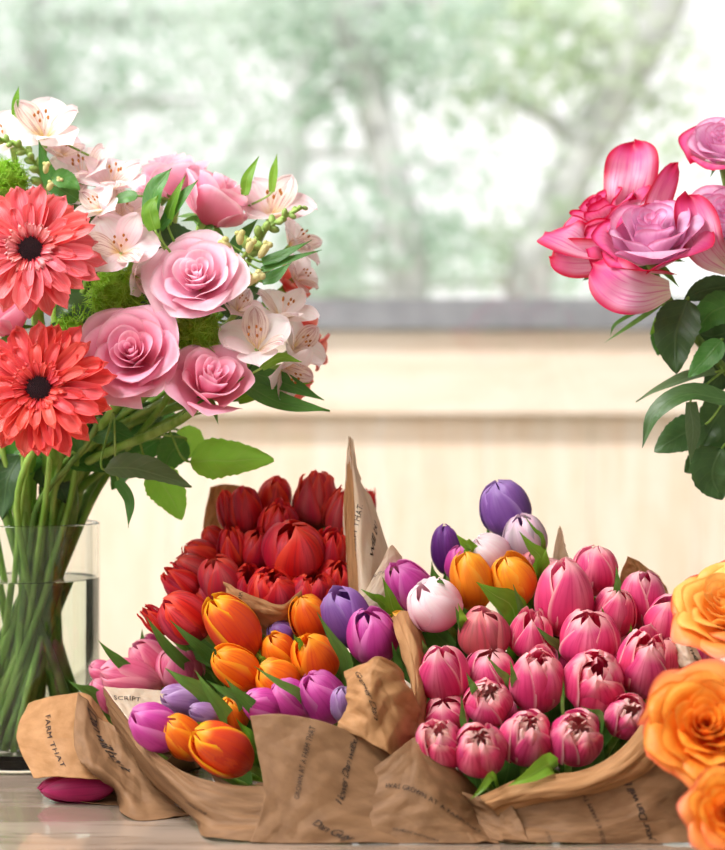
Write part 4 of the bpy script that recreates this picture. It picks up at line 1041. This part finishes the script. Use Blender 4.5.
# leaves of the right-hand roses
for a in [
 (qb, qbp, [(688, 300), (676, 335), (676, 374)], 48, .02, 'rose_leaf_dark', 'ovate', V_((-.4, -1, .2))),
 (qb, qbp, [(722, 340), (706, 358), (688, 378)], 26, .01, 'rose_leaf', 'ovate', V_((-.2, -1, .3))),
 (qb, qbp, [(716, 372), (676, 382), (636, 402)], 22, .03, 'grey_leaf', 'lance', V_((0, -.5, 1))),
 (qb, qbp, [(728, 400), (690, 394), (655, 414), (642, 448)], 26, .0, 'rose_leaf_dark', 'lance', V_((-.3, -.8, .8))),
 (qb, qbp, [(706, 424), (680, 436), (654, 452)], 38, .03, 'rose_leaf_dark', 'ovate', V_((0, -1, .3))),
 (qd, qdp, [(690, 402), (692, 432), (690, 464)], 20, .01, 'grey_leaf', 'lance', V_((.6, -1, .1))),
 (qd, qdp, [(722, 448), (712, 474), (722, 500)], 50, .02, 'rose_leaf_dark', 'ovate', V_((0, -1, .2))),
 (qd, qdp, [(722, 470), (702, 462), (684, 472)], 34, .05, 'rose_leaf_dark', 'ovate', V_((0, -1, .2))),
 (qd, qdp, [(730, 400), (714, 422), (700, 448)], 40, .05, 'rose_leaf_dark', 'ovate', V_((0, -1, .2))),
 (qd, qdp, [(735, 305), (712, 312), (694, 334)], 36, .03, 'rose_leaf', 'ovate', V_((0, -1, .2))),
 (qd, qdp, [(740, 350), (722, 372), (704, 398)], 36, .06, 'rose_leaf_dark', 'ovate', V_((0, -1, .2))),
 (qb, qbp, [(690, 306), (668, 312), (650, 335)], 18, .05, 'bright_leaf', 'ovate', V_((0, -1, .2))),
 (qb, qbp, [(680, 318), (660, 335), (658, 356)], 20, .06, 'rose_leaf', 'ovate', V_((0, -1, .2))),
 (qd, qdp, [(735, 285), (705, 290), (684, 300)], 26, .04, 'rose_leaf_dark', 'ovate', V_((0, -1, .2))),
 (qa, qap, [(660, 305), (635, 322), (604, 343)], 5, .04, 'tulip_leaf', 'lance', V_((0, -1, .2))),
 (qa, qap, [(655, 303), (618, 322), (610, 336)], 4, .04, 'tulip_leaf', 'lance', V_((0, -1, .2))),
 (qa, qap, [(600, 268), (590, 276), (582, 281)], 5, .04, 'tulip_leaf', 'lance', V_((0, -1, .2))),
 (qd, qdp, [(735, 330), (712, 336), (690, 330)], 34, .06, 'rose_leaf_dark', 'ovate', V_((0, -1, .2))),
 (qc, qcp, [(735, 430), (712, 436), (700, 420)], 34, .06, 'rose_leaf_dark', 'ovate', V_((0, -1, .2))),
]:
    branch_leaf(*a[:5], mat=a[5], shape=a[6], face=a[7], serr=.1 if a[6] == 'ovate' else 0)

# ------------------------------------------------------------------ table
def wood(name, c1, c2, c3, rough, sx, coat=0):
    m, nt, N, L = newmat(name)
    tc = N.new('ShaderNodeTexCoord'); mp = N.new('ShaderNodeMapping'); L.new(tc.outputs['Object'], mp.inputs[0]); mp.inputs['Scale'].default_value = sx
    no = N.new('ShaderNodeTexNoise'); no.inputs['Scale'].default_value = 3; no.inputs['Detail'].default_value = 8; no.inputs['Distortion'].default_value = .6; L.new(mp.outputs[0], no.inputs[0])
    n2 = N.new('ShaderNodeTexNoise'); n2.inputs['Scale'].default_value = 14; n2.inputs['Detail'].default_value = 5; L.new(mp.outputs[0], n2.inputs[0])
    c = mixc(nt, mapr(nt, no.outputs[0], .35, .65), lin(c1), lin(c2)); c = mixc(nt, mapr(nt, n2.outputs[0], .5, .7, 0, .5), c, lin(c3))
    finish(nt, c, rough, 0, .5, coat, n2.outputs[0], .15, .001); _mats[name] = m
wood('table_wood', (168, 152, 138), (138, 121, 106), (112, 96, 82), .16, (1.2, 9, 9), .5)
wood('fence_wood', (242, 226, 210), (238, 214, 192), (228, 198, 170), .7, (9, 9, .9))
wood('fence_board_wood', (240, 224, 208), (236, 214, 194), (226, 196, 170), .7, (.9, 9, 9))
plain_mat('rail_grey', (128, 130, 136), (140, 142, 148), 20, .5)
t = thing('table', (0, 0, 0), 'pale greyed wooden counter top that the vase and wrapped tulips stand on', 'table')
b = MB(); b.box((-1.3, -.55, TZ - .04), (1.3, .62, TZ)); o = add('tabletop', b.mesh('tabletop', 'table_wood', None, False), t)
for x in (-1.2, 1.2):
    for y in (-.47, .54):
        b = MB(); b.box((x - .035, y - .035, 0), (x + .035, y + .035, TZ - .04)); add('leg', b.mesh('leg', 'table_wood', None, False), t)

# ------------------------------------------------------------------ room shell
plain_mat('wall_paint', (222, 218, 210), (228, 224, 216), 6, .9)
plain_mat('floor_wood', (140, 112, 86), (160, 130, 102), 3, .5, stretch=(1, 8, 1))
plain_mat('frame_white', (232, 232, 230), None, rough=.5)
def struct(name, boxes, mat):
    b = MB()
    for lo, hi in boxes: b.box(lo, hi)
    o = add(name, b.mesh(name, mat, None, False)); o['kind'] = 'structure'; return o
struct('floor', [((-2.4, -3.2, -.1), (2.4, .9, 0))], 'floor_wood')
struct('ceiling', [((-2.4, -3.2, 2.6), (2.4, .9, 2.7))], 'wall_paint')
struct('wall_left', [((-2.5, -3.2, 0), (-2.4, .9, 2.6))], 'wall_paint')
struct('wall_right', [((2.4, -3.2, 0), (2.5, .9, 2.6))], 'wall_paint')
struct('wall_back', [((-2.4, .72, 0), (2.4, .84, .62)), ((-2.4, .72, .62), (-2.3, .84, 2.6)), ((2.3, .72, .62), (2.4, .84, 2.6)), ((-2.3, .72, 2.35), (2.3, .84, 2.6))], 'wall_paint')
struct('wall_front', [((-2.4, -3.3, 0), (2.4, -3.2, 2.6))], 'wall_paint')
wf = struct('window_1', [((-2.3, .75, .62), (2.3, .81, .66)), ((-2.3, .75, 2.31), (2.3, .81, 2.35)), ((-2.3, .75, .66), (-2.26, .81, 2.31)), ((2.26, .75, .66), (2.3, .81, 2.31))], 'frame_white')
m, nt, N, L = newmat('pane_glass'); _mats['pane_glass'] = m
fr = N.new('ShaderNodeFresnel'); fr.inputs[0].default_value = 1.5; tr = N.new('ShaderNodeBsdfTransparent'); gl = N.new('ShaderNodeBsdfGlossy'); gl.inputs['Roughness'].default_value = .02
mx = N.new('ShaderNodeMixShader'); ou = N.new('ShaderNodeOutputMaterial'); L.new(fr.outputs[0], mx.inputs[0]); L.new(tr.outputs[0], mx.inputs[1]); L.new(gl.outputs[0], mx.inputs[2]); L.new(mx.outputs[0], ou.inputs[0])
b = MB(); b.box((-2.26, .778, .66), (2.26, .782, 2.31)); add('pane', b.mesh('pane', 'pane_glass', None, False), wf)

# ------------------------------------------------------------------ outside: ground, fence, trees
plain_mat('ground_green', (120, 130, 90), (150, 150, 115), 2, .9)
b = MB(); b.box((-14, .9, -.12), (14, 22, -.02)); o = add('ground', b.mesh('ground', 'ground_green', None, False)); o['kind'] = 'structure'
FY = 2.5
fz = lambda y: TZ + CH - (y - 425) * (FY - CY) / F
t = thing('wooden_fence', (0, FY, 0), 'pale new timber fence with a grey top rail outside the window', 'fence')
x = -5.6; k = 0
while x < 5.6:
    w_ = .235
    b = MB(); b.box((x, FY + .02, 0), (x + w_ - .0015, FY + .04, fz(331))); add('fence_board', b.mesh('fence_board', 'fence_wood', t.location, False), t); x += w_
b = MB(); b.box((-5.6, FY - .02, fz(414)), (5.6, FY + .02, fz(331))); o = add('top_board', b.mesh('top_board', 'fence_board_wood', t.location, False), t)
b = MB(); b.box((-5.6, FY - .05, fz(329)), (5.6, FY + .05, fz(300))); o = add('cap_rail', b.mesh('cap_rail', 'rail_grey', t.location, False), t); o['label'] = 'dark grey cap rail'

plain_mat('bark', (184, 186, 188), (204, 206, 206), 8, .9)  # bark and far leaves: the haze before them is put into pale colours
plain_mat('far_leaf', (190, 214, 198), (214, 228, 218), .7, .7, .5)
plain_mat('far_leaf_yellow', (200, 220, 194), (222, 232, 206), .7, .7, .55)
def tree(Y, trunk, crowns, label, leafmat='far_leaf', seed=1, dens=1.0):
    q = random.Random(seed)
    pts = [P(x, y, Y) for x, y, w in trunk]; loc = Vector((pts[0].x, Y, 0))
    t = thing('tree', loc, label, 'tree', 'trees beyond the fence')
    b = MB(); base = Vector((pts[0].x, Y, 0))
    allp = [base] + pts; rad = [S(trunk[0][2], Y) * .6] + [S(w, Y) / 2 for x, y, w in trunk]
    n = 24; cp = [catmull(allp, i / n) for i in range(n + 1)]
    rr = [rad[min(int(i / n * (len(rad) - 1)), len(rad) - 2)] * (1 - (i / n * (len(rad) - 1)) % 1) + rad[min(int(i / n * (len(rad) - 1)) + 1, len(rad) - 1)] * ((i / n * (len(rad) - 1)) % 1) if i < n else rad[-1] for i in range(n + 1)]
    b.tube(cp, rr, 10); add('trunk', b.mesh('trunk', 'bark', loc), t)
    bb = MB(); lv = []; lf = []
    for (cx, cy, rx, ry, cnt) in crowns:
        c = P(cx, cy, Y); RX, RY = S(rx, Y), S(ry, Y)
        src = min(cp, key=lambda p: (p - c).length)
        bb.tube(bez(src, lerp(src, c, .4) + Vector((0, 0, .1)), lerp(src, c, .8), c, 8), [.05 - .0045 * i for i in range(9)], 6)
        for _ in range(int(cnt * dens * .42)):
            g = Vector((q.gauss(0, .5), q.gauss(0, .5), q.gauss(0, .5)))
            p = c + Vector((g.x * RX, g.y * RX, g.z * RY)); s = q.uniform(.03, .06)
            a = Vector((q.uniform(-1, 1), q.uniform(-1, 1), q.uniform(-1, 1))).normalized(); o2 = a.orthogonal().normalized()
            i0 = len(lv); lv += [p - a * s, p + o2 * s * .45, p + a * s, p - o2 * s * .45]; lf.append((i0, i0 + 1, i0 + 2, i0 + 3))
    add('branches', bb.mesh('branches', 'bark', loc), t)
    me = bpy.data.meshes.new('foliage'); me.from_pydata([tuple(v - loc) for v in lv], [], lf); me.materials.append(_mats[leafmat]); o = add('foliage', me, t)
    return t
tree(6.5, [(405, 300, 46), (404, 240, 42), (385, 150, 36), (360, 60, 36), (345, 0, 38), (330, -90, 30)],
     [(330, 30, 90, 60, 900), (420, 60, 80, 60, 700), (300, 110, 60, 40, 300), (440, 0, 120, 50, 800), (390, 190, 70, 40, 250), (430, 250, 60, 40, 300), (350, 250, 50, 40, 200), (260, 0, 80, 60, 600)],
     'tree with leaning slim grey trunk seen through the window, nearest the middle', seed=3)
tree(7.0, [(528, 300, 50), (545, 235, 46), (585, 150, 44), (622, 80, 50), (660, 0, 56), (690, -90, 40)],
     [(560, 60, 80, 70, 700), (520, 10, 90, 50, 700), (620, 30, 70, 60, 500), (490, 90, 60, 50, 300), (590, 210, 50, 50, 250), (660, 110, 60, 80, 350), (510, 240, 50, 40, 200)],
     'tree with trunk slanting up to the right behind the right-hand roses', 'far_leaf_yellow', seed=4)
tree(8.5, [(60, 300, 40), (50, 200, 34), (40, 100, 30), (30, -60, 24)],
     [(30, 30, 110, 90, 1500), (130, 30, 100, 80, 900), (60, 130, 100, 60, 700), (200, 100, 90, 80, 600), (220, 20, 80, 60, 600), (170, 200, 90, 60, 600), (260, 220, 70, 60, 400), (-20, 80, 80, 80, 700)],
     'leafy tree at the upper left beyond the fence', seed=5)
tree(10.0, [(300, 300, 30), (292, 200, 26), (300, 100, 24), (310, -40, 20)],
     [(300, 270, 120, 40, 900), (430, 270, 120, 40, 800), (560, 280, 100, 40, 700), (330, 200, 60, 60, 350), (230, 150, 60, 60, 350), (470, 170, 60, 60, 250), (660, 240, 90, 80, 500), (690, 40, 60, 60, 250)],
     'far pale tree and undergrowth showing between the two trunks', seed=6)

# ------------------------------------------------------------------ light
w_ = bpy.data.worlds.new('sky'); sc.world = w_; w_.use_nodes = True
nt = w_.node_tree; bg = nt.nodes['Background']; bg.inputs[0].default_value = (1.0, .99, .975, 1); bg.inputs[1].default_value = .82
su = bpy.data.lights.new('sun', 'SUN'); su.energy = 2.1; su.angle = R(3); su.color = (1, .96, .92)
so = bpy.data.objects.new('sun', su); col.objects.link(so); so.rotation_euler = (R(32), 0, R(-20))
def area(name, loc, target, sx, sy, e, c=(1, 1, 1)):
    l = bpy.data.lights.new(name, 'AREA'); l.shape = 'RECTANGLE'; l.size = sx; l.size_y = sy; l.energy = e; l.color = c
    o = bpy.data.objects.new(name, l); col.objects.link(o); o.location = loc
    o.rotation_euler = (Vector(target) - Vector(loc)).to_track_quat('-Z', 'Y').to_euler()
    return o
area('added_top_fill', (-.8, -.35, 2.55), (-.1, 0, .9), 1.6, 1.2, 66, (1, .985, .97))  # added soft fill from overhead; no fixture is known there
area('added_front_fill', (-2.1, -1.9, 2.0), (-.1, 0, 1.05), 1.1, 1.1, 22, (1, .985, .98))  # added weak fill from behind the camera, an invented source

# ------------------------------------------------------------------ camera
cam = bpy.data.cameras.new('camera'); co = bpy.data.objects.new('camera', cam); col.objects.link(co); sc.camera = co
co.location = (0, CY, TZ + CH); co.rotation_euler = (R(90), 0, 0)
cam.sensor_fit = 'HORIZONTAL'; cam.sensor_width = 36; cam.lens = 36 * F / 725
cam.clip_start = .05; cam.clip_end = 100
cam.dof.use_dof = True; cam.dof.focus_distance = 1.44; cam.dof.aperture_fstop = 5.4
sc.view_settings.view_transform = 'Standard'; sc.view_settings.look = 'None'; sc.view_settings.exposure = 0.75; sc.view_settings.gamma = 1
sc.view_settings.use_curve_mapping = False
